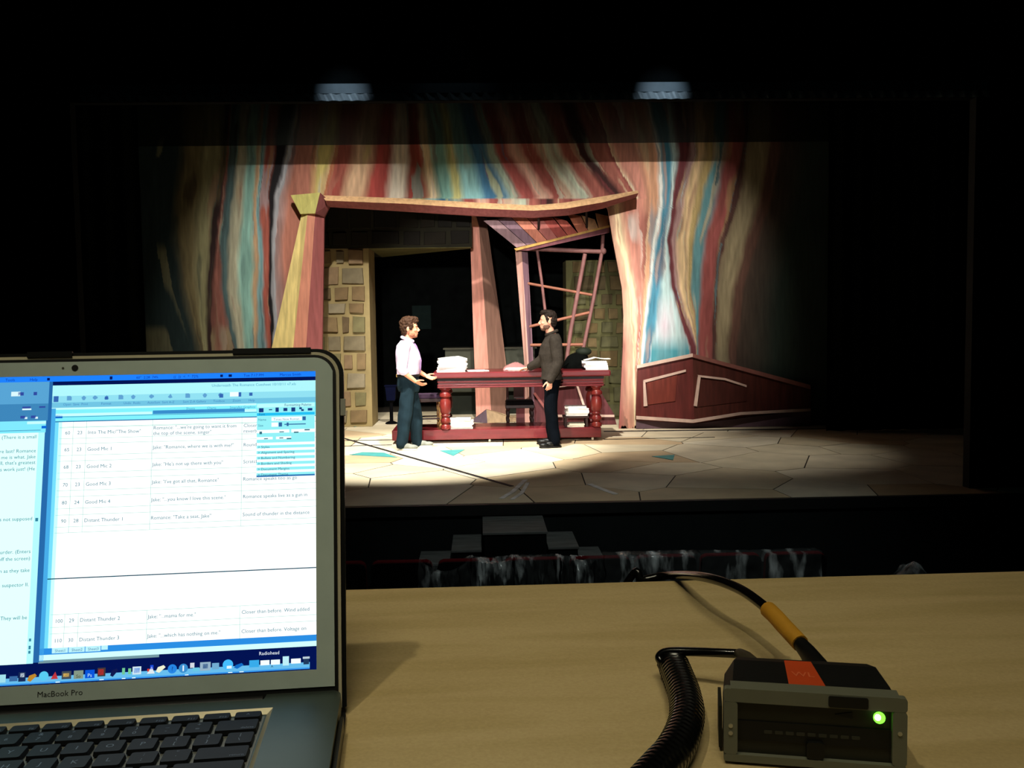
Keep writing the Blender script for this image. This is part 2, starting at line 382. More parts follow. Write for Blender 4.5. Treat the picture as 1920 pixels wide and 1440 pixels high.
def paint(u, v):
    """scene-painter's colour of the portal at photo-grid position (u, v): long brush strokes along the folds"""
    n = len(u); k = np.clip(np.searchsorted(VL, v) - 1, 0, len(VL) - 2)
    va = np.array(VL)[k]; vb = np.array(VL)[k + 1]; t = np.clip((v - va) / (vb - va), 0, 1)
    Bd = SB[:, k] * (1 - t) + SB[:, k + 1] * t                       # stripes x points
    uj = u + (vnoise(u * .06, v * .02, 3) - .5) * 6 + (vnoise(u * .25, v * .06, 4) - .5) * 3
    idx = np.clip((uj[None, :] > Bd).sum(0), 0, len(STR) - 1); ar = np.arange(n)
    hi = Bd[idx, ar]; lo = np.where(idx > 0, Bd[np.maximum(idx - 1, 0), ar], hi - 60)
    fr = np.clip((uj - lo) / np.maximum(hi - lo, 1), 0, 1)
    c = SCOL[idx]
    e = np.clip((fr - .78) / .22, 0, 1)[:, None] * .5; c = c * (1 - e) + SCOL[np.minimum(idx + 1, len(STR) - 1)] * e
    e = np.clip((.22 - fr) / .22, 0, 1)[:, None] * .5; c = c * (1 - e) + SCOL[np.maximum(idx - 1, 0)] * e
    w = idx + fr
    s1 = vnoise(w * 5, v * .012, 1); s2 = vnoise(w * 13, v * .03, 2)
    c = c * (.72 + .42 * s1 + .16 * s2)[:, None]
    j = np.clip(idx + np.where(vnoise(w * 4, v * .008, 9) > .5, 2, -2), 0, len(STR) - 1)
    mixw = (np.clip((vnoise(w * 3, v * .014, 5) - .62) * 5, 0, 1) * np.where((idx == 11) | (idx >= 48), 0, .5))[:, None]
    c = c * (1 - mixw) + SCOL[j] * mixw
    m40 = (idx == 40) & (v > 540)
    lav = np.clip(1 - np.abs(v - 610) / 60, 0, 1) * np.clip(1 - np.abs(u - 1246) / 24, 0, 1) * m40
    c = c * (1 - lav[:, None]) + np.array(lin((226, 210, 222))) * lav[:, None]
    tl = np.clip((v - 628) / 30, 0, 1) * m40 * (.5 + .5 * s1)
    c = c * (1 - tl[:, None]) + np.array(lin((60, 150, 165))) * tl[:, None]
    return np.clip(c, 0, 1)
def interp(tab, v):
    return np.interp(v, [a for a, _ in tab], [b2 for _, b2 in tab])
def flat(name, Y, v0, v1, uL, uR, nu, nv, label):
    vv = np.linspace(v0, v1, nv); vs = []; us = []; vg = []
    for v in vv:
        a, b2 = interp(uL, v), interp(uR, v)
        for u in np.linspace(a, b2, nu):
            p = P(u, v, Y); vs.append((p[0], p[1], max(p[2], .002))); us.append(u); vg.append(v)
    fs = [(j * nu + i, (j + 1) * nu + i, (j + 1) * nu + i + 1, j * nu + i + 1) for j in range(nv - 1) for i in range(nu - 1)]
    me = bpy.data.meshes.new(name); me.from_pydata(vs, [], fs)
    c = paint(np.array(us), np.array(vg)); at = me.color_attributes.new('Col', 'FLOAT_COLOR', 'POINT')
    at.data.foreach_set('color', np.hstack([c, np.ones((len(c), 1))]).ravel())
    o = link(name, me, paint_mat()); o['label'] = label; o['category'] = 'stage flat'
    md = o.modifiers.new('thick', 'SOLIDIFY'); md.thickness = .04; md.offset = -1
    return o
YF = 14.6
flat('painted_flat', YF, 150, 812, [(0, 215), (1440, 215)], [(0, 603), (1440, 603)], 290, 150, 'painted scenery flat of teal, olive and rust folds left of the opening')
mbx = flat('painted_flat', YF, 150, 386, [(0, 603.2), (1440, 603.2)], [(0, 1134), (1440, 1134)], 400, 80, 'painted header flat of fanned coloured strokes above the opening')
flat('painted_flat', YF, 150, 812, [(0, 1134.2), (386, 1134.2), (390, 1139), (400, 1141), (450, 1149), (540, 1166), (590, 1169), (650, 1168), (815, 1160)], [(0, 1700), (1440, 1700)], 400, 160, 'painted scenery flat of blue, peach and maroon folds right of the opening')
PM = paint_mat()
def facet(mb, pix, col, Ys, thick=.05):
    """a bevelled board: front loop at given depths, back loop pushed upstage"""
    Ys = Ys if hasattr(Ys, '__len__') else [Ys] * len(pix)
    fr = [P(u, v, y) for (u, v), y in zip(pix, Ys)]
    fr = [np.array([p[0], p[1], max(p[2], .003)]) for p in fr]
    return mb.slab(fr, (0, thick, 0), col)
# left column with capital
t = thing('painted_column', 'yellow and rose painted column with flared capital at the left jamb', 'column', P(560, 806, 14.4))
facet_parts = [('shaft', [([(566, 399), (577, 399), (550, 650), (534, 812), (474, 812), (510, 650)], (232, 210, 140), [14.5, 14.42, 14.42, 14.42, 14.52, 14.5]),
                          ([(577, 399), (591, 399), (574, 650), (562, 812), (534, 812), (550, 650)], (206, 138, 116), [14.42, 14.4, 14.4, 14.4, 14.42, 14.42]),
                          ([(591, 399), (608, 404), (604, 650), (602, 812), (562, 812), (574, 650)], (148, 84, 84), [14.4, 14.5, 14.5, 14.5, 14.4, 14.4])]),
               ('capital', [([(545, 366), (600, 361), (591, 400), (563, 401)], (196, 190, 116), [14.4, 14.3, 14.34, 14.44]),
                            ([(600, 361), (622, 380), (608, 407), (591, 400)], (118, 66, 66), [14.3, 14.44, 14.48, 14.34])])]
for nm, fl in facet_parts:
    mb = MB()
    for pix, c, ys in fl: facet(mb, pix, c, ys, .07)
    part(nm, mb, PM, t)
# lintel beam
top = [(604, 366), (760, 372), (900, 380), (1000, 385), (1058, 380), (1130, 368), (1196, 357)]
mid = [(610, 376), (760, 382), (900, 391), (1000, 395), (1062, 391), (1132, 379), (1197, 362)]
bot = [(614, 387), (760, 396), (900, 405), (1000, 408), (1066, 403), (1132, 390), (1194, 369)]
t = thing('lintel_beam', 'long bent tan and maroon beam across the top of the opening', 'beam', P(900, 405, 14.4))
mb = MB()
for i in range(len(top) - 1):
    facet(mb, [top[i], top[i + 1], mid[i + 1], mid[i]], (204, 164, 122), [14.42, 14.42, 14.3, 14.3], .08)
part('beam_top', mb, PM, t)
mb = MB()
for i in range(len(top) - 1):
    facet(mb, [mid[i], mid[i + 1], bot[i + 1], bot[i]], (158, 92, 92), [14.3, 14.3, 14.44, 14.44], .08)
part('beam_underside', mb, PM, t)
# wainscot box at right of the portal
t = thing('painted_wainscot', 'low dark red panelled wainscot with white edging at right of the set', 'panelling', P(1300, 800, 14.45))
woodm = mat('wainscot_paint', (96, 38, 35), .6, var=.3, scale=3, stretch=(6, 6, .8))
trimm = mat('pale_edging', (216, 184, 170), .6, var=.12)
def wp(pix, Y, th, nm, m, bev=0):
    mb = MB(); Ys = Y if hasattr(Y, '__len__') else [Y] * len(pix)
    fr = [P(u, v, y) for (u, v), y in zip(pix, Ys)]
    mb.slab([np.array([p[0], p[1], max(p[2], .004)]) for p in fr], (0, th, 0)); return part(nm, mb, m, t, bevel=bev)
YA, YB, YC = 14.5, 14.36, 14.5; UE = 1520
def wy(u, off=0): return float(np.interp(u, [1190, 1300, UE], [YA, YB, YC])) - off
def wf(pix, off, th, nm, m): return wp(pix, [wy(u, off) for u, _ in pix], th, nm, m)
wf([(1196, 690), (1299, 668), (1302, 794), (1192, 788)], 0, .05, 'side_panel', woodm)
wf([(1299, 668), (UE, 727), (UE, 766), (1302, 794)], 0, .05, 'side_panel', mat('wainscot_shade_paint', (78, 36, 29), .6, var=.3, scale=3, stretch=(6, 6, .8)))  # receding face: scenic shading painted in as a darker brown
wf([(1194, 685), (1299, 663), (1299, 669), (1194, 691)], .03, .05, 'cap_rail', trimm)
wf([(1299, 663), (UE, 722), (UE, 730), (1299, 670)], .03, .05, 'cap_rail', mat('cap_rose_paint', (140, 88, 80), .6))
wf([(1193, 780), (1300, 787), (1300, 793), (1193, 786)], .03, .04, 'base_rail', trimm)
wf([(1300, 787), (1390, 773), (UE, 766), (UE, 771), (1390, 778), (1300, 793)], .03, .04, 'base_rail', trimm)
vio = mat('plinth_violet_paint', (96, 74, 84), .7)
wp([(1193, 787), (1300, 794), (1300, 806), (1193, 806)], YA, .04, 'plinth', vio)
wp([(1300, 795), (UE, 768), (UE, 806), (1300, 806)], YA, .04, 'plinth', vio)
for pix in ([(1206, 713), (1286, 693), (1286, 697), (1211, 717)], [(1206, 714), (1210, 716), (1214, 761), (1207, 762)]):
    wf(pix, .022, .024, 'panel_edging', trimm)
for pix in ([(1308, 703), (1360, 709), (1400, 722), (1400, 726), (1360, 713), (1312, 707)], [(1309, 705), (1314, 706), (1307, 762), (1301, 761)]):
    wf(pix, .022, .024, 'panel_edging', trimm)
wf([(1213, 718), (1270, 703), (1266, 752), (1215, 759)], .01, .02, 'inset_panel', mat('inset_rust_paint', (118, 50, 40), .6, var=.25, scale=3, stretch=(6, 6, .8)))
wf([(1315, 711), (1400, 726), (1400, 752), (1309, 763)], .01, .02, 'inset_panel', mat('inset_dark_paint', (74, 33, 27), .6, var=.25, scale=3, stretch=(6, 6, .8)))

# ------------------------------------------------------------------ inner layers
t = thing('centre_column', 'peach and brown painted column standing behind the desk', 'column', P(915, 786, 16.1))
mb = MB(); Yc = 16.1
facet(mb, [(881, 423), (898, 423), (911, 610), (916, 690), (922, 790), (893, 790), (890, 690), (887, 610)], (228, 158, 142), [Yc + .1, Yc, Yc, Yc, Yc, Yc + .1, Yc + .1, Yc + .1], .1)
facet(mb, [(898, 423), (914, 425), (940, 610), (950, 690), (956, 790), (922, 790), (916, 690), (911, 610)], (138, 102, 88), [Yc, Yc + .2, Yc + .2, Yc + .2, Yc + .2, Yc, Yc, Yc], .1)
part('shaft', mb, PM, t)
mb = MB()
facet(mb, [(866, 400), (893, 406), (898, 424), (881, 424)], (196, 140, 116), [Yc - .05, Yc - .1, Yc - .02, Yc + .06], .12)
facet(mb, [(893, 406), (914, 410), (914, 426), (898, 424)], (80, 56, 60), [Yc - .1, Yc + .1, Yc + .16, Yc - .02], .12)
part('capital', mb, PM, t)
mb = MB()
facet(mb, [(882, 795), (912, 768), (914, 797)], (96, 80, 92), [Yc - .15, Yc - .3, Yc - .4], .1)
facet(mb, [(912, 768), (932, 773), (950, 780), (975, 786), (975, 797), (914, 797)], (165, 140, 110), [Yc - .3, Yc - .25, Yc - .2, Yc - .2, Yc - .2, Yc - .4], .1)
part('base', mb, PM, t)

# broken awning of planks and crooked window unit
t = thing('plank_awning', 'slanted broken awning of rust and mauve planks under the lintel', 'awning', P(1000, 467, 15.2))
NP = 9
# a slanted board from corner (905,413) to (968,465) to (1142,424) to (1142,392)
lo = lambda k: (968 + (1142 - 968) * k, 464 + (424 - 464) * k)
hi = lambda k: (906 + (1142 - 906) * k, 414 + (396 - 414) * k - 4 * math.sin(k * 3.1))
pc = [(156, 126, 132), (132, 104, 118), (206, 130, 108), (166, 98, 92), (150, 70, 64), (166, 84, 72), (180, 108, 82), (212, 164, 120), (196, 144, 104)]
for i in range(NP):
    a, b2 = i / NP + .003, (i + 1) / NP - .003; mb = MB(); jag = rs.uniform(0, 9) if i > 3 else 0
    h1, h2 = hi(a), hi(b2); l1, l2 = lo(a), lo(b2)
    facet(mb, [(h1[0], h1[1] + jag), (h2[0], h2[1] + jag * 1.8 + (4 if i > 4 else 0)), l2, l1], pc[i], [15.0, 15.0, 14.9, 14.9], .03)
    part('plank', mb, PM, t)
mb = MB(); facet(mb, [(964, 466), (1143, 422), (1143, 426), (968, 470)], (190, 150, 84), [14.86, 14.9, 14.9, 14.86], .05); part('edge_strip', mb, PM, t)
mb = MB(); facet(mb, [(968, 469), (1143, 426), (1143, 436), (990, 470)], (112, 66, 74), [14.88, 14.92, 14.92, 14.88], .05); part('lower_rail', mb, PM, t)

for u in (1010, 1100):
    part('added_support', MB().tube([P(u, 440, 15.03), P(u, 392, 14.68), P(u, 374, 14.662)], .02, 8), mat('added_support_dark', (40, 30, 28), .7), t)  # struts added as a support to hold up the otherwise floating awning
t = thing('crooked_window', 'crooked mauve window frame with bent glazing bars above dark red panelling', 'window frame', P(1060, 798, 15.2))
Yw = 15.15
mb = MB()
facet(mb, [(966, 468), (978, 466), (992, 692), (994, 795), (984, 795), (984, 692)], (206, 158, 146), [Yw, Yw - .06, Yw - .06, Yw - .06, Yw, Yw], .07)
facet(mb, [(978, 466), (989, 464), (1001, 692), (1002, 795), (994, 795), (992, 692)], (120, 90, 102), [Yw - .06, Yw, Yw, Yw, Yw - .06, Yw - .06], .07)
part('post', mb, PM, t)
barm = mat('mauve_bar_paint', (122, 82, 80), .6, var=.25, scale=6)
bar2 = mat('rust_bar_paint', (146, 92, 72), .6, var=.25, scale=6)
def bar(pix, rpx, nm, m):
    pts = [P(u, v, Yw) for u, v in pix]; part(nm, MB().tube(pts, rpx * Yw / FPX, 8), m, t, smooth=True)
bar([(985, 466), (1128, 472)], 4.2, 'top_rail', barm)
part('knob', MB().ell(P(1131, 471, Yw), (.055, .055, .055)), barm, t, smooth=True)
bar([(1131, 436), (1129, 470), (1113, 560), (1094, 652)], 3.6, 'right_post', barm)
bar([(1007, 468), (1016, 530), (1023, 590), (1031, 690)], 2.8, 'mullion', barm)
bar([(1097, 476), (1085, 540), (1070, 620), (1060, 694)], 4, 'mullion', barm)
bar([(988, 531), (1110, 553)], 2.6, 'glazing_bar', bar2)
bar([(990, 613), (1105, 586)], 2.8, 'glazing_bar', bar2)
bar([(993, 647), (1095, 646)], 2.8, 'glazing_bar', bar2)
def wq(pix, Y, th, nm, m):
    mb = MB(); fr = [P(u, v, Y) for u, v in pix]
    mb.slab([np.array([p[0], p[1], max(p[2], .004)]) for p in fr], (0, th, 0)); part(nm, mb, m, t)
wq([(968, 722), (1118, 720), (1151, 776), (1156, 802), (968, 802)], Yw + .02, .05, 'apron_panel', mat('maroon_panel_paint', (88, 40, 44), .6, var=.3, scale=3, stretch=(6, 6, .8)))
wq([(1040, 722), (1078, 719), (1078, 723), (1040, 727)], Yw - .03, .04, 'panel_edging', trimm)
wq([(1080, 722), (1084, 722), (1099, 766), (1095, 768)], Yw - .03, .04, 'panel_edging', trimm)
wq([(1040, 778), (1152, 778), (1152, 782), (1040, 782)], Yw - .03, .04, 'panel_edging', trimm)
wq([(1000, 738), (1004, 736), (1030, 772), (1026, 774)], Yw - .03, .04, 'panel_edging', mat('rose_edging', (150, 84, 80), .6))

# ------------------------------------------------------------------ stone walls
mort = mat('stone_mortar', (146, 130, 90), .85, var=.2, scale=3, bump=.2)
bcols = [(116, 96, 68), (102, 86, 62), (126, 106, 76), (116, 106, 84), (112, 106, 74), (130, 108, 82), (98, 82, 60), (136, 126, 104)]
bmats = [mat('painted_stone_%d' % i, c, .85, var=.2, scale=7, bump=.3) for i, c in enumerate(bcols)]
def box_between(a, b2): return MB().box(((a[0] + b2[0]) / 2, (a[1] + b2[1]) / 2, (a[2] + b2[2]) / 2), (b2[0] - a[0], b2[1] - a[1], b2[2] - a[2]))
def bricks(parent, x0, x1, z0, z1, y, rows, per, seed, face='front', x=None, bm=None):
    r = random.Random(seed); hs = [r.uniform(.8, 1.25) for _ in range(rows)]; k = (z1 - z0) / sum(hs); z = z0
    org = parent.location
    for j in range(rows):
        h = hs[j] * k; ws = [r.uniform(.7, 1.4) for _ in range(per + (j % 2))]; kk = (x1 - x0) / sum(ws); xx = x0
        for wd in ws:
            wd *= kk; g = r.uniform(.018, .04); dp = r.uniform(.02, .045)
            if wd > .08:
                jx = lambda: r.uniform(-.012, .012)
                a = (xx + g, z + g); b2 = (xx + wd - g, z + h - g)
                q = [(a[0] + jx(), a[1] + jx()), (b2[0] + jx(), a[1] + jx()), (b2[0] + jx(), b2[1] + jx()), (a[0] + jx(), b2[1] + jx())]
                cx, cz = (a[0] + b2[0]) / 2, (a[1] + b2[1]) / 2
                mb = MB()
                if face == 'front':
                    mb.hexa([(px - cx, .002, pz - cz) for px, pz in q], [((px - cx) * .93, -dp, (pz - cz) * .93) for px, pz in q]); lc = (cx, y, cz)
                else:
                    mb.hexa([(-.002, px - cx, pz - cz) for px, pz in q], [(dp, (px - cx) * .93, (pz - cz) * .93) for px, pz in q]); lc = (x, cx, cz)
                link('stone_block', mb.mesh('stone_block'), r.choice(bm or bmats), parent, (lc[0] - org[0], lc[1] - org[1], lc[2] - org[2]))
            xx += wd
        z += h
a = P(570, 480, 15.5); c = P(691, 480, 15.5)
t = thing('stone_pier', 'beige painted stone pier inside the left of the opening', 'stone wall', ((a[0] + c[0]) / 2, 15.9, 0))
ztop = P(650, 466, 15.5)[2]
part('mortar_core', box_between((a[0], 15.5, .003), (c[0], 16.35, ztop)), mort, t)
bricks(t, a[0], c[0] - .06, .03, ztop, 15.5, 10, 3, 5)
t2 = thing('stone_lintel', 'dim painted stone lintel across the dark opening', 'stone wall', (P(750, 460, 15.5)[0], 15.6, ztop))
xr = P(885, 460, 15.5)[0]; zt2 = P(750, 396, 15.5)[2] + .35
mb = MB(); mb.hexa([(a[0], 15.5, ztop + .003), (xr, 15.5, ztop + .003), (xr, 15.75, ztop + .003), (c[0], 17.6, ztop + .003), (a[0], 17.6, ztop + .003)],
                   [(a[0], 15.5, zt2), (xr, 15.5, zt2), (xr, 15.75, zt2), (c[0], 17.6, zt2), (a[0], 17.6, zt2)])
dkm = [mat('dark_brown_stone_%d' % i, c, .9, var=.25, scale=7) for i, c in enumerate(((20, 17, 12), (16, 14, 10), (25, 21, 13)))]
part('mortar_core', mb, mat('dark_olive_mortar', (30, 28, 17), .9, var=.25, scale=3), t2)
part('soffit', MB().hexa([(c[0] + .006, 15.52, ztop - .004), (xr - .02, 15.52, ztop - .004), (xr - .02, 15.74, ztop - .004), (c[0] + .006, 17.55, ztop - .004)], [(c[0] + .006, 15.52, ztop + .0035), (xr - .02, 15.52, ztop + .004), (xr - .02, 15.74, ztop + .004), (c[0], 17.55, ztop + .004)]), mat('bounce_lit_soffit', (92, 88, 52), .85, var=.3, scale=3), t2)  # underside coloured lighter to carry bounce light from the floor
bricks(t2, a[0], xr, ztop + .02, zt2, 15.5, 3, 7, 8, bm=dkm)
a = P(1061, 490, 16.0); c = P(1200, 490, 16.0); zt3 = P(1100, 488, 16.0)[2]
t = thing('stone_wall', 'olive stone wall painted in shadow tones behind the crooked window', 'stone wall', ((a[0] + c[0]) / 2, 16.2, 0))
part('mortar_core', box_between((a[0], 16.0, .003), (c[0], 16.6, zt3)), mat('olive_shade_mortar', (70, 68, 38), .85, var=.25, scale=3, bump=.2), t)
bricks(t, a[0] + .1, c[0], .03, zt3, 16.0, 10, 4, 13, bm=[mat('olive_shade_stone_%d' % i, c_, .9, var=.25, scale=7, bump=.3) for i, c_ in enumerate(((78, 64, 38), (64, 54, 34), (70, 68, 44), (86, 72, 46)))])  # mortar and stones darkened, the wall's shadow is in their colour

# ------------------------------------------------------------------ dim things upstage
t = thing('covered_bench', 'low grey covered bench in the dark behind the desk', 'bench', P(920, 775, 17.2))
zt_ = P(880, 652, 17.2)[2]; xa = P(834, 652, 17.2)[0]; xb = P(1003, 652, 17.2)[0]
gm = mat('grey_cloth', (70, 72, 62), .9, var=.2, scale=4, bump=.2)
part('cloth_side', box_between((xa, 17.2, .42), (xb, 17.9, zt_ - .03)), gm, t, bevel=.02)
part('top_board', box_between((xa - .03, 17.15, zt_ - .03), (xb + .03, 17.95, zt_)), mat('dark_board', (60, 58, 46), .7), t)
part('plinth_board', box_between((xa + .05, 17.3, .003), (xb - .05, 17.9, .42)), mat('dark_green_board', (28, 32, 26), .9), t)
part('rail', box_between((xa - .1, 17.1, .78), (xb, 17.2, .84)), mat('pale_rail', (100, 94, 72), .8), t)
pA = P(772, 573, 19.2); pB = P(808, 617, 19.2)
t = thing('notice_board', 'faint dark teal board hanging on the black back wall', 'board', (pA[0], 19.3, pB[2]))
part('panel', box_between((pA[0], 19.29, pB[2]), (pB[0], 19.33, pA[2])), mat('teal_panel', (22, 32, 31), .9, spec=.05), t)
part('frame', box_between((pA[0] - .02, 19.33, pB[2] - .02), (pB[0] + .02, 19.345, pA[2] + .02)), mat('dark_frame', (10, 12, 12), .9, spec=.03), t)
pb = P(733, 735, 15.9)
t = thing('storage_bin', 'small dark blue bin on an added stand behind the person in jeans', 'bin', (pb[0], 15.9, 0))
bm_ = mat('blue_plastic', (4, 7, 30), .8, spec=.05)
mb = MB().hexa([(pb[0] - .07, 15.84, .4), (pb[0] + .07, 15.84, .4), (pb[0] + .07, 15.96, .4), (pb[0] - .07, 15.96, .4)],
               [(pb[0] - .09, 15.82, .64), (pb[0] + .09, 15.82, .64), (pb[0] + .09, 15.98, .64), (pb[0] - .09, 15.98, .64)])
part('tub', mb, bm_, t)
part('rim', MB().box((pb[0], 15.9, .65), (.21, .19, .02)), bm_, t, bevel=.006)
part('added_pedestal', MB().lathe([(.11, .003), (.1, .02), (.03, .05), (.03, .36), (.07, .4)], (pb[0], 15.9, 0), 14), mat('added_pedestal_dark', (6, 6, 8), .9, spec=.03), t)  # added as a support under the bin; the image shows no pedestal

# ================================================================== desk on its wheeled plinth
mah = mat('mahogany_gloss', (98, 24, 30), .32, var=.22, scale=3, stretch=(1, 6, 6), coat=.3)
mah2 = mat('mahogany_gold_rub', (94, 22, 28), .35, var=.3, scale=9, rgb2=(118, 42, 34))
t = thing('writing_desk', 'large glossy red mahogany desk with turned legs on a wheeled plinth', 'desk', (.55, 13.5, 0))
YD0, YD1 = 13.08, 14.0
part('desk_top', MB().box(((-.69 + 1.82) / 2, (YD0 + YD1) / 2, .965), (2.51, YD1 - YD0, .085)), mah, t, bevel=.02, seg=3)
part('under_moulding', MB().box(((-.64 + 1.74) / 2, (YD0 + YD1) / 2, .905), (2.36, .82, .035)), mat('mahogany_dark', (22, 7, 8), .5, spec=.15), t)
part('apron', MB().box(((-.62 + 1.72) / 2, (YD0 + YD1) / 2, .845), (2.33, .80, .085)), mah, t)
for z, yy, hh in ((.872, 13.115, .022), (.825, 13.11, .02), (.797, 13.1, .026)):
    part('moulding', MB().box(((-.625 + 1.725) / 2, (YD0 + YD1) / 2, z), (2.35, (13.54 - yy) * 2, hh)), mah, t, bevel=.008)
prof = [(.05, 0), (.075, .01), (.08, .05), (.06, .07), (.05, .085), (.072, .10), (.08, .13), (.062, .16), (.05, .175), (.066, .19), (.07, .205), (.058, .22), (.078, .25), (.084, .33), (.08, .40), (.066, .44), (.056, .455), (.086, .47), (.09, .50), (.076, .53), (.058, .54), (.06, .555), (.085, .57), (.085, .60)]
def turned(x, y, z0, k=1.0):
    return MB().lathe([(r * k * .95, z * 1.0) for r, z in prof], (x, y, z0), 18)
for x, y in ((-.52, 13.2), (1.63, 13.2), (-.52, 13.88), (1.63, 13.88)):
    part('leg', turned(x, y, .193, 1.0), mah2, t, smooth=True)
part('plinth', MB().box(((-1.28 + 1.69) / 2, 13.56, .12), (2.97, .8, .146)), mah, t, bevel=.012)
cast = mat('caster_white', (214, 208, 190), .4)
for x, y in ((-1.1, 13.26), (.1, 13.22), (1.57, 13.22), (-1.1, 13.86), (.1, 13.86), (1.57, 13.86)):
    part('caster', MB().tube([(x - .015, y, .024), (x + .015, y, .024)], .0235, 14).box((x, y, .045), (.02, .03, .03)), cast, t, smooth=True)

# chairs
cdark = mat('chair_dark_wood', (36, 13, 13), .5, var=.25, scale=6)
cgold = mat('chair_gilt_wood', (96, 52, 30), .4, var=.3, scale=22, rgb2=(176, 140, 84))
cseat = mat('chair_purple_seat', (50, 32, 52), .9, var=.2, scale=20, bump=.2)
cblack = mat('chair_black_seat', (9, 7, 8), .9, var=.2, scale=20, spec=.05)
def chair(x, y, z0, rz, label, seatm, legm, hb):
    t = thing('side_chair', label, 'chair', (x, y, z0), 'chairs at the desk', rz, local=True)
    part('seat', MB().box((0, 0, .455), (.44, .43, .06)), seatm, t, bevel=.025, seg=3)
    part('seat_rail', MB().box((0, 0, .405), (.45, .44, .05)), cdark, t, bevel=.006)
    lp = [(.018, 0), (.024, .012), (.026, .04), (.016, .055), (.024, .075), (.026, .10), (.016, .13), (.022, .15), (.026, .2), (.016, .23), (.024, .25), (.027, .3), (.02, .335), (.03, .345), (.03, .385)]
    for sx in (-1, 1):
        for sy in (-1, 1):
            part('leg', MB().lathe(lp, (sx * .19, sy * .185, 0), 12), legm, t, smooth=True)
    for sy in (-1, 1):
        part('stretcher', MB().tube([(-.19, sy * .185, .14), (.19, sy * .185, .14)], .011, 8), cdark, t, smooth=True)
        part('back_post', MB().tube([(-.205, sy * .18, .40), (-.215, sy * .18, .65), (-.26, sy * .18, hb)], [.02, .018, .016], 8), cdark, t, smooth=True)
    part('top_rail', MB().tube([(-.262, -.2, hb - .02), (-.272, 0, hb + .015), (-.262, .2, hb - .02)], .024, 8), cdark, t, smooth=True)
    part('back_splat', MB().box((-.235, 0, .62), (.02, .16, .25)), cdark, t, bevel=.004)
    return t
chair(-.81, 13.54, .193, math.radians(8), 'purple seated chair with gilt turned legs at the left end of the desk', cseat, cgold, .9)
chair(P(975, 790, 14.3)[0], 14.42, .004, math.radians(-90), 'dark wooden chair tucked behind the middle of the desk', cblack, cdark, .93)

# paper stacks: each stack is bundles of paper
paper = mat('white_paper', (236, 234, 228), .8, var=.05, scale=30)
paper2 = mat('cream_paper', (220, 210, 186), .8, var=.08, scale=30)
DTOP = 1.0085; PTOP = .194
def stack(label, x, y, z, wds, group='paper stacks on the desk', mats=(paper,), seed=1):
    r = random.Random(seed); t = thing('paper_stack', label, 'papers', (x, y, z), group)
    zz = z + .0005
    for i, (wx, wy, h) in enumerate(wds):
        mb = MB(); n = 3; a = r.uniform(-.12, .12); ox = r.uniform(-.02, .02); oy = r.uniform(-.015, .015)
        for k in range(n):
            mb.box((x + ox + r.uniform(-.006, .006), y + oy, zz + h * (k + .5) / n), (wx, wy, h / n * .96), a + r.uniform(-.02, .02))
        part('bundle', mb, r.choice(mats), t); zz += h + .0008
    return t
xs = lambda u, v, Y: P(u, v, Y)[0]
s = stack('tall white paper stack at the left of the desk top', xs(847, 690, 13.4), 13.4, DTOP, [(.40, .3, .03)] * 6, seed=3)
part('top_sheet', MB().hexa([(xs(822, 690, 13.4), 13.27, 1.196), (xs(872, 690, 13.4), 13.27, 1.196), (xs(872, 690, 13.4), 13.53, 1.196), (xs(822, 690, 13.4), 13.53, 1.196)],
     [(xs(840, 690, 13.4), 13.3, 1.212), (xs(862, 690, 13.4), 13.3, 1.222), (xs(860, 690, 13.4), 13.5, 1.222), (xs(840, 690, 13.4), 13.5, 1.212)]), paper, s)
stack('loose flat papers beside the tall paper stack on the desk', xs(895, 690, 13.4), 13.35, DTOP, [(.30, .24, .006), (.26, .21, .006)], seed=5)
stack('low paper pile under crinkled plastic at the middle of the desk', xs(968, 690, 13.5), 13.45, DTOP, [(.28, .24, .02), (.25, .22, .016)], seed=6)
stack('white paper stack with curled top sheet at the right of the desk', xs(1115, 690, 13.4), 13.35, DTOP, [(.32, .28, .03), (.34, .28, .03), (.31, .28, .03), (.35, .27, .028)], seed=8)
mb = MB(); x0 = xs(1095, 680, 13.35); x1 = xs(1143, 680, 13.35)
pr = [(0, .129), (.25, .150), (.42, .168), (.6, .155), (.8, .145), (1, .147)]
vs = []
for yy in (13.24, 13.46):
    for k, z in pr: vs.append((x0 + (x1 - x0) * k, yy, DTOP + z))
    for k, z in pr: vs.append((x0 + (x1 - x0) * k, yy, DTOP + z + .008))
n = len(pr); fs = []
for i in range(n - 1):
    fs += [(i, i + 1, n + i + 1, n + i), (2 * n + i + 1, 2 * n + i, 3 * n + i, 3 * n + i + 1), (n + i, n + i + 1, 3 * n + i + 1, 3 * n + i), (i + 1, i, 2 * n + i, 2 * n + i + 1)]
fs += [(0, n, 3 * n, 2 * n), (n - 1, 3 * n - 1, 4 * n - 1, 2 * n - 1)]
single('curled_sheets', mb.add(vs, fs), paper, 'curled sheaf lying on the right paper stack', 'papers', 'paper stacks on the desk')
stack('white paper stack on the plinth beside the left desk leg', xs(865, 800, 13.3), 13.32, PTOP, [(.33, .25, .03), (.34, .25, .03), (.32, .25, .028), (.33, .24, .03), (.3, .24, .03)], 'paper stacks on the plinth', (paper, paper2), 11)
s4 = stack('white paper stack raised on boards beside the right desk leg', xs(1081, 800, 13.3), 13.36, PTOP + .155, [(.31, .25, .04), (.33, .26, .03), (.3, .24, .035), (.31, .25, .03)], 'paper stacks on the plinth', (paper,), 12)
xb_ = xs(1080, 800, 13.3)
t = thing('book_rest', 'dark brown low rest under the right paper stack on the plinth', 'stand', (xb_, 13.36, PTOP))
bw = mat('dark_brown_board', (46, 26, 23), .7)
part('board', MB().box((xb_, 13.36, PTOP + .14), (.36, .28, .026)), bw, t)
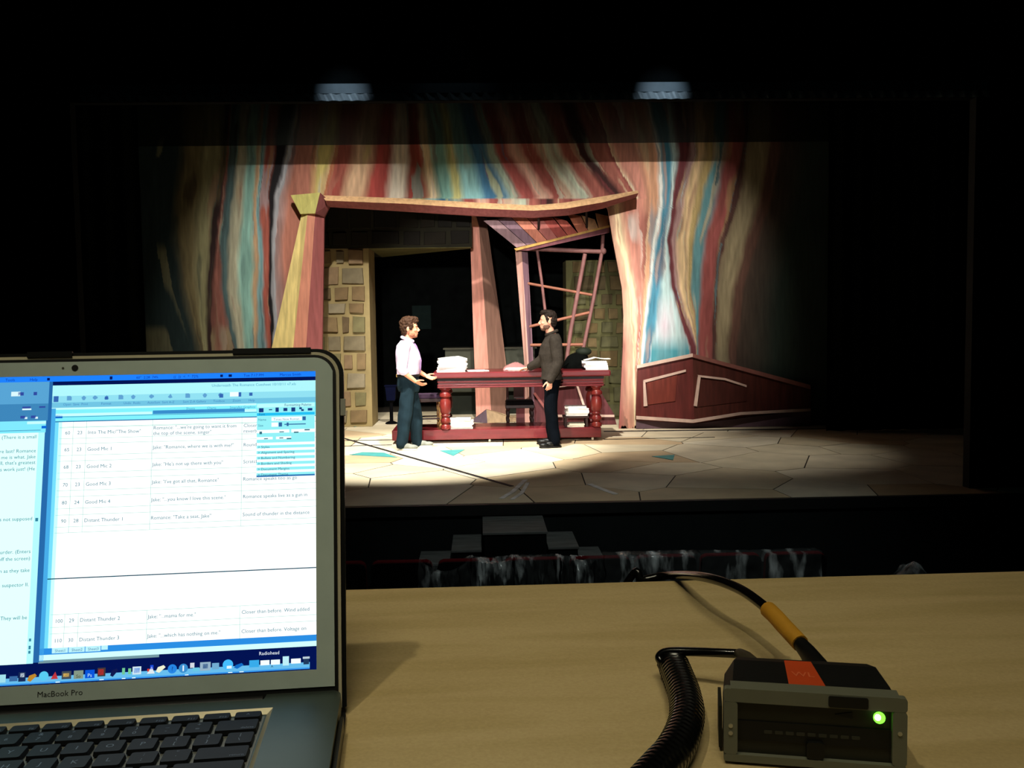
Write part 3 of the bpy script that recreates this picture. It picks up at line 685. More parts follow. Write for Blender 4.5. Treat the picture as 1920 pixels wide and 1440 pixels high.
for sx in (-1, 1): part('foot', MB().box((xb_ + sx * .15, 13.36, PTOP + .064), (.03, .26, .126)), bw, t)
stack('cream papers lying under the low rest on the plinth', xb_ - .01, 13.34, PTOP, [(.24, .25, .025), (.22, .24, .02)], 'paper stacks on the plinth', (paper2,), 14)
xk = xs(1031, 795, 13.25)
t = thing('pale_book', 'pale blue book standing on the plinth behind the dark trousers', 'book', (xk, 13.28, PTOP))
part('cover', MB().box((xk, 13.28, PTOP + .056), (.035, .18, .11)), mat('pale_blue_cover', (150, 180, 190), .6), t, bevel=.003)
part('pages', MB().box((xk, 13.28, PTOP + .0575), (.025, .185, .1)), paper, t)
# crinkled plastic on the middle pile
plast = bpy.data.materials.new('clear_plastic'); plast.use_nodes = True; nt = plast.node_tree
pb_ = nt.nodes['Principled BSDF']; pb_.inputs['Base Color'].default_value = (.75, .8, .8, 1); pb_.inputs['Roughness'].default_value = .16
pb_.inputs['Specular IOR Level'].default_value = .9
tr = nt.nodes.new('ShaderNodeBsdfTransparent'); mx = nt.nodes.new('ShaderNodeMixShader'); nzp = nt.nodes.new('ShaderNodeTexNoise'); nzp.inputs['Scale'].default_value = 1.0; nzp.inputs['Detail'].default_value = 4
mrp = nt.nodes.new('ShaderNodeMapRange'); mrp.inputs['To Min'].default_value = .03; mrp.inputs['To Max'].default_value = .75; mrp.inputs['From Min'].default_value = .53; mrp.inputs['From Max'].default_value = .72  # milky noise streaks stand in for highlights on the folds
tcp = nt.nodes.new('ShaderNodeTexCoord'); mpp = nt.nodes.new('ShaderNodeMapping'); mpp.inputs['Scale'].default_value = (8, 3, 2.2); nt.links.new(tcp.outputs['Object'], mpp.inputs[0]); nt.links.new(mpp.outputs[0], nzp.inputs['Vector'])
nt.links.new(nzp.outputs['Fac'], mrp.inputs['Value']); nt.links.new(mrp.outputs[0], mx.inputs[0])
nt.links.new(tr.outputs[0], mx.inputs[1]); nt.links.new(pb_.outputs[0], mx.inputs[2]); nt.links.new(mx.outputs[0], nt.nodes['Material Output'].inputs[0])
def sheet(name, fn, nu, nv, m, label, cat, group=None, parent=None):
    vs = [fn(i / (nu - 1), j / (nv - 1)) for j in range(nv) for i in range(nu)]
    fs = [(j * nu + i, j * nu + i + 1, (j + 1) * nu + i + 1, (j + 1) * nu + i) for j in range(nv - 1) for i in range(nu - 1)]
    return single(name, MB().add(vs, fs), m, label, cat, group, smooth=True)
cxp = xs(966, 690, 13.5)
def crink(a, b2):
    x = cxp + (a - .5) * .36; y = 13.45 + (b2 - .5) * .3
    r2 = max(abs(a - .5), abs(b2 - .5)) * 2
    z = DTOP + .004 + (.115 * max(0, 1 - r2) ** .5 if r2 < 1 else 0) + .022 * noise.noise(Vector((a * 9, b2 * 9, 3))) * (1 - r2)
    return (x, y, max(z, DTOP + .003))
pinkm = bpy.data.materials.new('pink_plastic'); pinkm.use_nodes = True
q = pinkm.node_tree.nodes['Principled BSDF']; q.inputs['Base Color'].default_value = (.55, .25, .25, 1); q.inputs['Roughness'].default_value = .15
q.inputs['Alpha'].default_value = .5
sheet('plastic_wrap', crink, 26, 22, pinkm, 'crinkled pinkish plastic wrap over the papers mid desk', 'plastic wrap')
# black bag on the desk
bx_ = xs(1083, 690, 13.75)
t = thing('black_bag', 'slumped black bag with a round top behind the right paper stack', 'bag', (bx_, 13.72, DTOP))
blk = mat('black_cloth', (5, 7, 6), .9, var=.3, scale=14, bump=.4, spec=.05)
mb = MB().loft([(bx_ - .02, 13.72, DTOP + .001, .2, .13), (bx_ - .01, 13.72, DTOP + .03, .215, .14), (bx_ - .02, 13.72, DTOP + .1, .18, .13), (bx_, 13.72, DTOP + .18, .15, .11), (bx_ + .02, 13.72, DTOP + .22, .1, .08), (bx_ + .02, 13.72, DTOP + .235, .03, .03)])
part('sack', mb, blk, t, smooth=True)
part('top_roll', MB().ell((bx_ + .085, 13.70, DTOP + .245), (.12, .09, .065)), mat('black_green_cloth', (22, 30, 20), .7, var=.3, scale=14, bump=.4, spec=.2), t, smooth=True)
part('strap', MB().tube([(bx_ - .15, 13.62, DTOP + .09), (bx_ - .2, 13.6, DTOP + .05), (bx_ - .26, 13.58, DTOP + .012)], .012, 8), blk, t, smooth=True)

# ================================================================== people
def solid(mb, vox, smooth_it=4, fac=.5):
    me = bpy.data.meshes.new('tmp'); me.from_pydata(mb.v, [], mb.f)
    bm2 = bmesh.new(); bm2.from_mesh(me); bmesh.ops.recalc_face_normals(bm2, faces=bm2.faces); bm2.to_mesh(me); bm2.free()
    o = bpy.data.objects.new('tmp', me)
    r = o.modifiers.new('r', 'REMESH'); r.mode = 'VOXEL'; r.voxel_size = vox
    s = o.modifiers.new('s', 'SMOOTH'); s.iterations = smooth_it; s.factor = fac
    out = evaluated_mesh(o)
    bpy.data.objects.remove(o); bpy.data.meshes.remove(me)
    out.polygons.foreach_set('use_smooth', [True] * len(out.polygons))
    return out
def limb(mb, pts, rs, sub=5, n=14):
    """smooth tapering limb with rounded ends"""
    P_ = [Vector(p) for p in pts]; pp = []; rr = []
    for i in range(len(P_) - 1):
        for k in range(sub):
            tt = k / sub; p0 = P_[max(i - 1, 0)]; p1 = P_[i]; p2 = P_[i + 1]; p3 = P_[min(i + 2, len(P_) - 1)]
            cr = .5 * ((2 * p1) + (p2 - p0) * tt + (2 * p0 - 5 * p1 + 4 * p2 - p3) * tt * tt + (3 * p1 - p0 - 3 * p2 + p3) * tt ** 3)
            pp.append(p1.lerp(p2, tt) * .5 + cr * .5); rr.append(rs[i] + (rs[i + 1] - rs[i]) * tt)
    pp.append(P_[-1]); rr.append(rs[-1])
    mb.tube(pp, rr, n); mb.ell(P_[0], (rs[0],) * 3, 12, 8); mb.ell(P_[-1], (rs[-1],) * 3, 12, 8)
def hand(mb, W, d, nrm, thumb_side, curl=(.25, .35, .3), spread=.09):
    d = Vector(d).normalized(); nrm = Vector(nrm); nrm = (nrm - d * nrm.dot(d)).normalized(); s = d.cross(nrm).normalized() * thumb_side
    W = Vector(W)
    rot = Matrix((s, d, nrm)).transposed()
    mb.ell(W + d * .05, (.041, .056, .017), 14, 9, rot)
    mb.ell(W + d * .075, (.041, .025, .015), 14, 9, rot)
    mb.tube([W - d * .03, W + d * .03], [.026, .03], 12, flat=.75)
    for i, (off, ln) in enumerate(((.033, .072), (.0115, .08), (-.0115, .074), (-.033, .058))):
        p = W + d * (.088 - .004 * abs(i - 1)) + s * off; a = spread * off / .033; dd = (d + s * a).normalized(); ang = 0
        pts = [W + d * .06 + s * off * .9, p]
        for k, c in enumerate(curl):
            ang += c; q = dd * math.cos(ang) + nrm * math.sin(ang); p = p + q * ln * (.42, .32, .26)[k]; pts.append(p)
        mb.tube(pts, [.0095, .0098, .009, .0084, .0068], 8); mb.ell(pts[-1], (.0068,) * 3, 8, 6)
    b0 = W + d * .022 + s * .028
    td = (d * .62 + s * .7 + nrm * .3).normalized()
    p1 = b0 + td * .038; p2 = p1 + (td * .8 + d * .45).normalized() * .033; p3 = p2 + (td * .6 + d * .7).normalized() * .024
    mb.tube([W + d * .02 + s * .012, b0, p1, p2, p3], [.013, .0145, .0118, .0105, .0078], 8); mb.ell(p3, (.0078,) * 3, 8, 6)
def head_into(mb, hx, hz, k=1.0):
    """head with chin at hz; hx forward offset"""
    sec = [(.060, 0, .030, .024), (.052, .016, .048, .040), (.036, .038, .066, .054), (.024, .065, .080, .063), (.016, .095, .089, .069), (.010, .125, .094, .074), (.004, .155, .096, .076), (.000, .185, .089, .070), (-.004, .208, .068, .055), (-.006, .222, .034, .03)]
    mb.loft([(hx + a * k, 0, hz + z * k, rx * k, ry * k) for a, z, rx, ry in sec], 20)
    mb.tube([(hx + .098 * k, 0, hz + .122 * k), (hx + .114 * k, 0, hz + .092 * k), (hx + .124 * k, 0, hz + .077 * k)], [.010 * k, .013 * k, .0145 * k], 10)   # nose
    for sy in (-1, 1): mb.ell((hx + .112 * k, sy * .011 * k, hz + .073 * k), (.011 * k, .009 * k, .009 * k), 8, 6)
    mb.ell((hx + .098 * k, 0, hz + .049 * k), (.013 * k, .024 * k, .007 * k), 10, 6); mb.ell((hx + .096 * k, 0, hz + .038 * k), (.013 * k, .022 * k, .008 * k), 10, 6)   # lips
    mb.ell((hx + .082 * k, 0, hz + .010 * k), (.018 * k, .022 * k, .016 * k), 10, 6)   # chin
    mb.ell((hx + .088 * k, 0, hz + .138 * k), (.018 * k, .055 * k, .010 * k), 12, 6)  # brow
    for sy in (-1, 1):
        mb.ell((hx - .008 * k, sy * .076 * k, hz + .098 * k), (.020 * k, .010 * k, .032 * k), 10, 8)
        mb.ell((hx + .07 * k, sy * .04 * k, hz + .085 * k), (.03 * k, .022 * k, .02 * k), 10, 8)
def noisy(me, amp, sc, seed=0):
    n = len(me.vertices); co = np.empty(n * 3, 'f'); no = np.empty(n * 3, 'f')
    me.vertices.foreach_get('co', co); me.vertices.foreach_get('normal', no); co = co.reshape(-1, 3); no = no.reshape(-1, 3)
    d = np.array([noise.noise(Vector(p) * sc + Vector((seed, 0, 0))) for p in co.tolist()], 'f')
    me.vertices.foreach_set('co', (co + no * (amp * d)[:, None]).ravel()); me.update(); return me
eyew = mat('eye_white', (230, 228, 222), .3); eyed = mat('eye_iris', (50, 36, 26), .25)
def person(label, loc, rz, spec):
    """spec holds the pose in body axes: +x forward, +y the person's left"""
    t = thing('person', label, 'person', loc, None, rz, local=True); S = spec
    # ---- body, one continuous surface
    mb = MB(); k = S['k']
    tor = S['torso']
    mb.loft([(cx, 0, z, rx, ry) for cx, z, rx, ry in tor], 22)
    hx, hz = S['head']
    mb.tube([(S['neck'][0], 0, S['neck'][1]), ((S['neck'][0] + hx) / 2, 0, (S['neck'][1] + hz) / 2), (hx + .004, 0, hz + .07)], [.068, .060, .058], 14)
    head_into(mb, hx, hz, S['hk'])
    for arm in S['arms']:
        limb(mb, arm['p'], [.056, .043, .027]); hand(mb, arm['p'][2], arm['d'], arm['n'], arm['ts'], arm['curl'], arm.get('spread', .1))
    for leg in S['legs']:
        limb(mb, leg['p'], [.082, .056, .038]); a = Vector(leg['p'][2]); f = Vector(leg['foot']).normalized()
        mb.ell(a + f * .045 + Vector((0, 0, -.045)), (.095, .034, .024), 12, 8, Matrix.Rotation(math.atan2(f.y, f.x), 3, 'Z'))
    skin = mat(S['skin'][0], S['skin'][1], .5, var=.08, scale=10)
    link('body', solid(mb, .0052, 3), skin, t)
    # ---- eyes
    for sy in (-1, 1):
        e = link('eye', MB().ell((hx + .083 * S['hk'], sy * .032, hz + .116 * S['hk']), (.012, .013, .010), 10, 8).mesh('eye'), eyew, t, smooth=True)
        link('iris', MB().ell((hx + .0925 * S['hk'], sy * .032, hz + .116 * S['hk']), (.0035, .0055, .0055), 8, 6).mesh('iris'), eyed, e, smooth=True)
        link('eyebrow', MB().tube([(hx + .100 * S['hk'], sy * .014, hz + .134 * S['hk']), (hx + .098 * S['hk'], sy * .034, hz + .141 * S['hk']), (hx + .084 * S['hk'], sy * .054, hz + .134 * S['hk'])], [.004, .005, .003], 6).mesh('eyebrow'), mat(*S['hair']), t, smooth=True)
    link('mouth', MB().tube([(hx + .104 * S['hk'], -.02, hz + .0435 * S['hk']), (hx + .1105 * S['hk'], 0, hz + .044 * S['hk']), (hx + .104 * S['hk'], .02, hz + .0435 * S['hk'])], .0022, 6).mesh('mouth'), mat('lip_line', (110, 50, 46), .5), t, smooth=True)
    # ---- hair and beard
    mb = MB()
    q = S['hk'] / 1.02
    for c, r in S['hairblobs']: mb.ell((hx + c[0] * q, c[1] * q, hz + c[2] * q), tuple(x * q for x in r), 16, 11)
    me = noisy(solid(mb, .006, 3), .013, 34, S['seed']); link('hair', me, mat(*S['hair']), t)
    mb = MB()
    for c, r in S['beard']: mb.ell((hx + c[0] * q, c[1] * q, hz + c[2] * q), tuple(x * q for x in r), 14, 9)
    link('beard', noisy(solid(mb, .005, 2), .004, 60, 1), mat(*S['beardm']), t)
    # ---- shirt
    g = S['ease']; mb = MB()
    secs = [(cx, 0, z, rx + g, ry + g) for cx, z, rx, ry in tor if z >= S['hem']]
    c0 = [q for q in tor if q[1] <= S['hem']][-1]
    secs = [(c0[0] + S.get('hemx', 0), 0, S['hem'], c0[2] + g * 1.25, c0[3] + g * 1.25)] + secs
    mb.loft(secs, 22)
    for arm in S['arms']:
        sh, el, wr = [Vector(q) for q in arm['p']]; f = arm['sleeve']
        if f <= 1: limb(mb, [sh, sh.lerp(el, f)], [.056 + g * 1.4, .048 + g * 1.5])
        else: limb(mb, [sh, el, el.lerp(wr, f - 1)], [.056 + g * 1.2, .044 + g * 1.35, .034 + g * .9])
    me = noisy(solid(mb, .0075, 5), .010, 9, S['seed'] + 3); link('shirt', me, S['shirtm'], t)
    nb = S['neck']
    link('collar', MB().tube([(nb[0] + .01 + .078 * math.cos(a), .072 * math.sin(a), nb[1] + S['collz'] - .03 * math.cos(a)) for a in [i * math.pi / 10 for i in range(21)]], .016, 8, flat=1.3).mesh('collar'), S['shirtm'], t, smooth=True)
    # ---- trousers
    mb = MB(); z0 = S['waist']
    low = [q for q in tor if q[1] <= z0 + .001]
    mb.loft([(cx, 0, z, rx + .014, ry + .014) for cx, z, rx, ry in low], 22)
    for leg in S['legs']:
        h, kn, an = [Vector(q) for q in leg['p']]; an = an + Vector((0, 0, -.012))
        limb(mb, [h, kn, an], [.100, S['knee_r'], S['cuff_r']])
    me = noisy(solid(mb, .0075, 4), .011, 8, S['seed'] + 9); link('trousers', me, S['trm'], t)
    if S.get('belt'):
        c = low[-1]; link('belt', MB().tube([(c[0] + (c[2] + .019) * math.cos(a), (c[3] + .019) * math.sin(a), z0) for a in [i * math.pi / 14 for i in range(29)]], .012, 6, flat=1.6).mesh('belt'), mat('belt_leather', (14, 11, 9), .6), t, smooth=True)
        link('belt_patch', MB().box((c[0] - (c[2] + .02) * .93, -.06, z0), (.012, .05, .035)).mesh('belt_patch'), mat('patch_tan', (190, 150, 80), .6), t)
    # ---- shoes
    for leg in S['legs']:
        a = Vector(leg['p'][2]); f = Vector(leg['foot']).normalized(); zr = Matrix.Rotation(math.atan2(f.y, f.x), 3, 'Z'); mb = MB()
        base = Vector((a.x, a.y, 0))
        for c, r in (((-.02, 0, .055), (.06, .043, .048)), ((.06, 0, .05), (.10, .048, .042)), ((.15, 0, .042), (.08, .05, .033)), ((.0, 0, .088), (.056, .042, .034))):
            mb.ell(base + zr @ Vector(c), r, 14, 9, zr)
        sh = link('shoe', solid(mb, .006, 3), S['shoem'], t)
        out = [(-.085, -.02), (-.06, -.04), (.05, -.046), (.14, -.05), (.2, -.035), (.225, 0), (.2, .035), (.14, .05), (.05, .046), (-.06, .04), (-.085, .02)]
        link('sole', MB().slab([base + zr @ Vector((x, y, .002)) for x, y in out], (0, 0, .022)).mesh('sole'), S['solem'], sh)
    if S.get('tie'):
        mb = MB(); pp = S['tie']
        lo_ = []; hi_ = []
        for x, z, wd in pp:
            lo_.append((x, -wd, z)); hi_.append((x, wd, z))
        loop = lo_ + hi_[::-1]; mb.slab(loop, (.012, 0, 0)); link('tie', mb.mesh('tie'), mat('mauve_tie', (136, 104, 150), .6), t)
    return t
shirtw = mat('lavender_shirt', (226, 208, 236), .8, var=.06, scale=12, bump=.12, bscale=30)
sweat = mat('charcoal_sweater', (52, 47, 42), .95, var=.18, scale=30, bump=.3, bscale=120, spec=.05)
jeans = mat('dark_denim', (27, 42, 50), .9, var=.3, scale=7, bump=.2, bscale=60, spec=.05)
blackt = mat('black_trousers', (6, 9, 14), .95, var=.25, scale=7, spec=.03)
hairA = ('brown_hair', (56, 37, 25), .7, 0, .35, 40, .5, 90, (1, 1, 1), .12)
hairB = ('dark_hair', (34, 26, 22), .7, 0, .35, 40, .5, 90, (1, 1, 1), .12)
torA = [(.0, .78, .12, .13), (-.005, .86, .142, .17), (-.01, .94, .138, .165), (-.01, 1.0, .132, .158), (-.005, 1.10, .138, .162), (.0, 1.22, .146, .178), (-.012, 1.33, .136, .186), (-.03, 1.40, .108, .178), (-.025, 1.445, .075, .11), (-.02, 1.475, .055, .07)]
specA = dict(k=1, hk=1.10, seed=1, torso=torA, neck=(-.015, 1.44), head=(.02, 1.515), skin=('skin_tan', (214, 150, 118)),
  arms=[dict(p=[(-.025, -.185, 1.395), (-.075, -.25, 1.10), (.10, -.205, .93)], d=(.8, .1, -.42), n=(.2, .55, .8), ts=1, curl=(.2, .3, .25), sleeve=1.25),
        dict(p=[(-.01, .185, 1.395), (.02, .245, 1.115), (.215, .16, .985)], d=(.8, -.15, -.35), n=(.15, -.5, .85), ts=-1, curl=(.15, .25, .2), sleeve=1.25, spread=.16)],
  legs=[dict(p=[(.0, -.088, .87), (-.05, -.11, .47), (-.10, -.13, .085)], foot=(1, -.25, 0)),
        dict(p=[(.0, .088, .87), (.07, .10, .47), (.085, .125, .085)], foot=(1, .1, 0))],
  hair=hairA, hairblobs=[((-.012, 0, .18), (.108, .088, .086)), ((-.04, 0, .13), (.078, .083, .09)), ((.04, 0, .222), (.08, .072, .042)), ((.088, 0, .206), (.034, .052, .028)), ((-.055, 0, .065), (.045, .066, .055)), ((.02, .068, .14), (.04, .016, .05)), ((.02, -.068, .14), (.04, .016, .05))],
  beard=[((.058, 0, .012), (.042, .046, .024)), ((.03, .048, .034), (.045, .02, .03)), ((.03, -.048, .034), (.045, .02, .03)), ((.092, 0, .063), (.016, .026, .007))], beardm=('stubble_brown', (150, 96, 70), .7),
  ease=.020, hem=1.0, collz=.05, shirtm=shirtw, trm=jeans, waist=1.0, knee_r=.096, cuff_r=.077, belt=True,
  shoem=mat('grey_canvas_shoe', (132, 136, 128), .8, var=.2, scale=15), solem=mat('white_sole', (222, 218, 200), .6),
  tie=[(.085, 1.43, .016), (.105, 1.40, .02), (.142, 1.30, .028), (.166, 1.2, .034), (.158, 1.08, .04), (.15, 1.03, .02)])
person('person in lavender shirt, tie and dark jeans gesturing at the desk', (-.99, 12.68, 0), 0, specA)
torB = [(.0, .80, .10, .13), (-.005, .88, .112, .165), (-.005, .96, .112, .162), (0, 1.04, .108, .158), (.008, 1.14, .114, .162), (.015, 1.26, .126, .18), (.0, 1.38, .118, .188), (-.025, 1.46, .095, .178), (-.03, 1.505, .07, .11), (-.025, 1.535, .055, .07)]
specB = dict(k=1, hk=1.08, seed=5, torso=torB, neck=(-.02, 1.50), head=(.03, 1.59), skin=('skin_fair', (226, 162, 136)),
  arms=[dict(p=[(-.045, .195, 1.45), (-.07, .245, 1.16), (.035, .235, .915)], d=(.12, -.05, -1), n=(.3, -.9, 0), ts=-1, curl=(.35, .5, .4), sleeve=1.95, spread=.05),
        dict(p=[(-.01, -.195, 1.45), (.10, -.285, 1.18), (.285, -.39, 1.062)], d=(.8, -.42, -.22), n=(.0, .1, -1), ts=-1, curl=(.1, .25, .2), sleeve=1.9)],
  legs=[dict(p=[(.0, -.09, .89), (.0, -.12, .48), (-.02, -.15, .085)], foot=(1, -.2, 0)),
        dict(p=[(.0, .09, .89), (.02, .13, .48), (-.03, .17, .085)], foot=(1, .22, 0))],
  hair=hairB, hairblobs=[((-.012, 0, .175), (.098, .082, .078)), ((-.045, 0, .125), (.07, .08, .085)), ((.03, 0, .222), (.078, .068, .036)), ((.07, 0, .212), (.04, .05, .03)), ((-.05, 0, .07), (.045, .062, .045)), ((.012, .07, .13), (.03, .013, .045)), ((.012, -.07, .13), (.03, .013, .045))],
  beard=[((.060, 0, .012), (.044, .048, .026)), ((.03, .05, .038), (.045, .02, .034)), ((.03, -.05, .038), (.045, .02, .034)), ((.094, 0, .064), (.017, .028, .008))], beardm=('stubble_dark', (96, 66, 54), .7),
  ease=.024, hem=.915, collz=.05, shirtm=sweat, trm=blackt, waist=1.0, knee_r=.088, cuff_r=.074, hemx=0,
  shoem=mat('black_shoe', (6, 8, 8), .4, var=.2, scale=15), solem=mat('black_sole', (14, 14, 14), .6))
person('person in charcoal sweater and black trousers resting a hand on the desk', (.95, 12.69, 0), math.pi, specB)

# ================================================================== pit: step boxes, front row of seats, plastic
stepm = mat('black_step_paint', (14, 16, 16), .85, var=.2, scale=6, spec=.05)
stept = mat('lit_black_top', (88, 90, 88), .75, var=.3, scale=5, stretch=(1, 4, 1))  # black treads greyed so that the tops look lit
for u0, u1, v, yn, yf, zt_, lab in ((905, 1027, 1000, 7.9, 8.58, -.10, 'tallest black step box at the middle of the stage front'),
                              (846, 903, 1033, 7.85, 8.45, -.235, 'black step box left of the tallest one'),
                              (1028, 1086, 1027, 7.85, 8.45, -.225, 'black step box right of the tallest one'),
                              (783, 843, 1052, 7.85, 8.3, -.345, 'lowest black step box at the left end'),
                              (1088, 1134, 1040, 7.85, 8.3, -.335, 'lowest black step box at the right end')):
    xa = P(u0, v, yn)[0]; xb = P(u1, v, yn)[0]
    t = thing('step_box', lab, 'step', ((xa + xb) / 2, (yn + yf) / 2, -1.05))
    part('carcass', MB().box(((xa + xb) / 2, (yn + yf) / 2, (-1.048 + zt_ - .02) / 2), (xb - xa - .02, yf - yn - .02, zt_ - .02 + 1.048)), stepm, t)
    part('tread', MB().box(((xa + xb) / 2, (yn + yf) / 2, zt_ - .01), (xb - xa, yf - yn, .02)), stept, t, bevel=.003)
seatb = mat('seat_back_black', (8, 8, 9), .8, var=.2, scale=10, spec=.05)
seatr = mat('seat_red_plush', (80, 14, 20), .9, var=.2, scale=30, spec=.05)
seatmet = mat('seat_metal', (60, 62, 64), .4, .8)
def make_seat():
    t = thing('theatre_seat', '', 'seat', (0, 0, 0), 'front row theatre seats', 0, local=True)
    W = .5; out = []
    for x, z in ((-.245, .38), (.245, .38), (.245, .80), (.235, .835), (.20, .85), (-.20, .85), (-.235, .835), (-.245, .80)): out.append((x, 0, z))
    part('back_shell', MB().slab([(x, -.03 + (z - .38) * -.12, z) for x, _, z in out], (0, .025, 0)), seatb, t)
    part('back_cushion', MB().slab([(x * .99, -.003 + (z - .38) * -.12, z + (.012 if z > .7 else 0)) for x, _, z in out], (0, .07, 0)), seatr, t, bevel=.015)
    part('seat_cushion', MB().box((0, .235, .42), (.46, .36, .1)), seatr, t, bevel=.03, seg=3)
    part('armrest', MB().box((-.264, .2, .62), (.03, .34, .035)), seatb, t, bevel=.008)
    part('standard', MB().box((-.264, .18, .303), (.028, .3, .6)), seatmet, t)
    return t
proto = make_seat(); x_first = P(634, 1055, 7.4)[0] ; pitch = .5535
tags = ['third', 'second', None]
def copy_tree(o, loc):
    c = o.copy(); COL.objects.link(c); c.location = loc
    for ch in o.children:
        d = ch.copy(); COL.objects.link(d); d.parent = c
    return c
ordn = ['leftmost front row theatre seat, half behind the laptop edge', 'theatre seat second from the laptop, bare dark back', 'theatre seat with a plastic swag on its left shoulder', 'theatre seat wrapped in crinkled plastic below the tallest step box',
        'theatre seat under bright plastic folds right of the step boxes', 'theatre seat between the plastic folds and a pale gap', 'theatre seat just right of the pale upright gap', 'theatre seat at the right end of the front row']
xs0 = P(695, 1050, 7.4)[0] - pitch / 2
for i in range(8):
    o = proto if i == 0 else copy_tree(proto, (0, 0, 0))
    o.location = (xs0 + i * .5285, 7.4, -1.049); o['label'] = ordn[i]
# clear plastic: swags lying over the seat tops
def swag(x0, x1, drop, seed, sag=.05, amp=.03, label='', back=.1):
    def fn(a, b2):
        x = x0 + (x1 - x0) * a
        L = b2 * (drop + back + .16)                    # path: up the far side, over the top, down the camera side
        n1 = noise.noise(Vector((a * 7 + seed, b2 * 2.2, 1.3))); n2 = noise.noise(Vector((a * 19 + seed, b2 * 5, 4.1)))
        z0 = -.176 - sag * math.sin(math.pi * a) * (1 if b2 > .3 else .6)
        if L < back: y, z = 7.46, z0 - (back - L)
        elif L < back + .16: y, z = 7.46 - (L - back), z0 + .005
        else: y, z = 7.30 - .10 * (L - back - .16), z0 - (L - back - .16)
        return (x + n2 * .02, y - abs(n1) * amp * 2.2 - abs(n2) * amp, z + n2 * .008 + abs(n1) * .01)
    sheet('plastic_sheet', fn, 46, 26, plast, label, 'plastic sheet', 'plastic over the front row')
xx = lambda u: P(u, 1045, 7.35)[0]
swag(xx(785), xx(882), .30, 1, .10, .04, 'clear plastic swag sagging between two front row seats')
swag(xx(884), xx(962), .32, 9, .03, .05, 'crinkled clear plastic in front of the step boxes')
swag(xx(964), xx(1048), .32, 15, .01, .04, 'smooth clear plastic with an upright pale fold')
swag(xx(1050), xx(1130), .34, 22, .03, .06, 'bright bunched clear plastic right of the step boxes')
swag(xx(1132), xx(1310), .30, 31, .0, .015, 'thin clear plastic over the seats mid row')
swag(xx(1312), xx(1535), .20, 40, .015, .02, 'thin clear plastic over the right end of the row')
cpx = P(1720, 1050, 6.6)
def tent(a, b2):
    x = cpx[0] + (a - .5) * 1.1; y = 6.6 + (b2 - .5) * .5
    r = abs(a - .5) * 2
    z = cpx[2] - .62 * r ** .9 * 1.0 - .15 * abs(b2 - .5) + .03 * noise.noise(Vector((a * 14, b2 * 3, 2)))
    return (x, y, max(z, -1.03))
sheet('plastic_sheet', tent, 40, 12, plast, 'peaked clear plastic tent rising behind the right end of the table', 'plastic sheet', 'plastic over the front row')
t = thing('theatre_seat', 'dark seat hidden under the peaked plastic at far right', 'seat', (cpx[0], 6.6, -1.049), None, 0, local=True)
part('back_shell', MB().box((0, 0, .5), (.3, .05, .62)), seatb, t, bevel=.02)
part('standard', MB().box((0, .02, .1), (.06, .2, .2)), seatmet, t)

# ================================================================== plywood table
ZT = 1.4345
ply = bpy.data.materials.new('birch_plywood'); ply.use_nodes = True; nt = ply.node_tree; N = nt.nodes; L = nt.links
b = N['Principled BSDF']; b.inputs['Roughness'].default_value = .55; b.inputs['Specular IOR Level'].default_value = .3
tc = N.new('ShaderNodeTexCoord'); mp = N.new('ShaderNodeMapping'); mp.inputs['Scale'].default_value = (1.6, 13, 13); L.new(tc.outputs['Object'], mp.inputs[0])
nz = N.new('ShaderNodeTexNoise'); nz.inputs['Scale'].default_value = 2.4; nz.inputs['Detail'].default_value = 7; nz.inputs['Distortion'].default_value = .6; L.new(mp.outputs[0], nz.inputs['Vector'])
rp = N.new('ShaderNodeValToRGB'); e0, e1 = rp.color_ramp.elements; e0.position = .3; e0.color = (*lin((190, 166, 116)), 1); e1.position = .62; e1.color = (*lin((206, 182, 134)), 1)
L.new(nz.outputs['Fac'], rp.inputs[0])
n3 = N.new('ShaderNodeTexNoise'); n3.inputs['Scale'].default_value = 420; n3.inputs['Detail'].default_value = 2; L.new(tc.outputs['Object'], n3.inputs['Vector'])
mm = N.new('ShaderNodeMix'); mm.data_type = 'RGBA'; mm.blend_type = 'OVERLAY'; mm.inputs[0].default_value = .18
L.new(rp.outputs[0], mm.inputs['A']); L.new(n3.outputs['Fac'], mm.inputs['B']); L.new(mm.outputs['Result'], b.inputs['Base Color'])
t = thing('plywood_table', 'bare plywood production table under the laptop and beltpack', 'table', (.2, .6, .7), None, math.radians(1.0), local=True)
part('table_top', MB().box((0.05, -.043, ZT - .7 - .0095), (1.9, .75, .019)), ply, t, bevel=.0015)
for x in (-.85, .95):
    for y in (-.36, .27):
        part('leg', MB().box((x, y, (ZT - .7 - .019) / 2), (.045, .045, ZT - .7 - .0195)), mat('pine_leg', (186, 150, 104), .6, scale=5, stretch=(8, 8, 1)), t, bevel=.002)
part('apron_rail', MB().box((.05, .305, ZT - .7 - .055), (1.75, .02, .07)), ply, t)

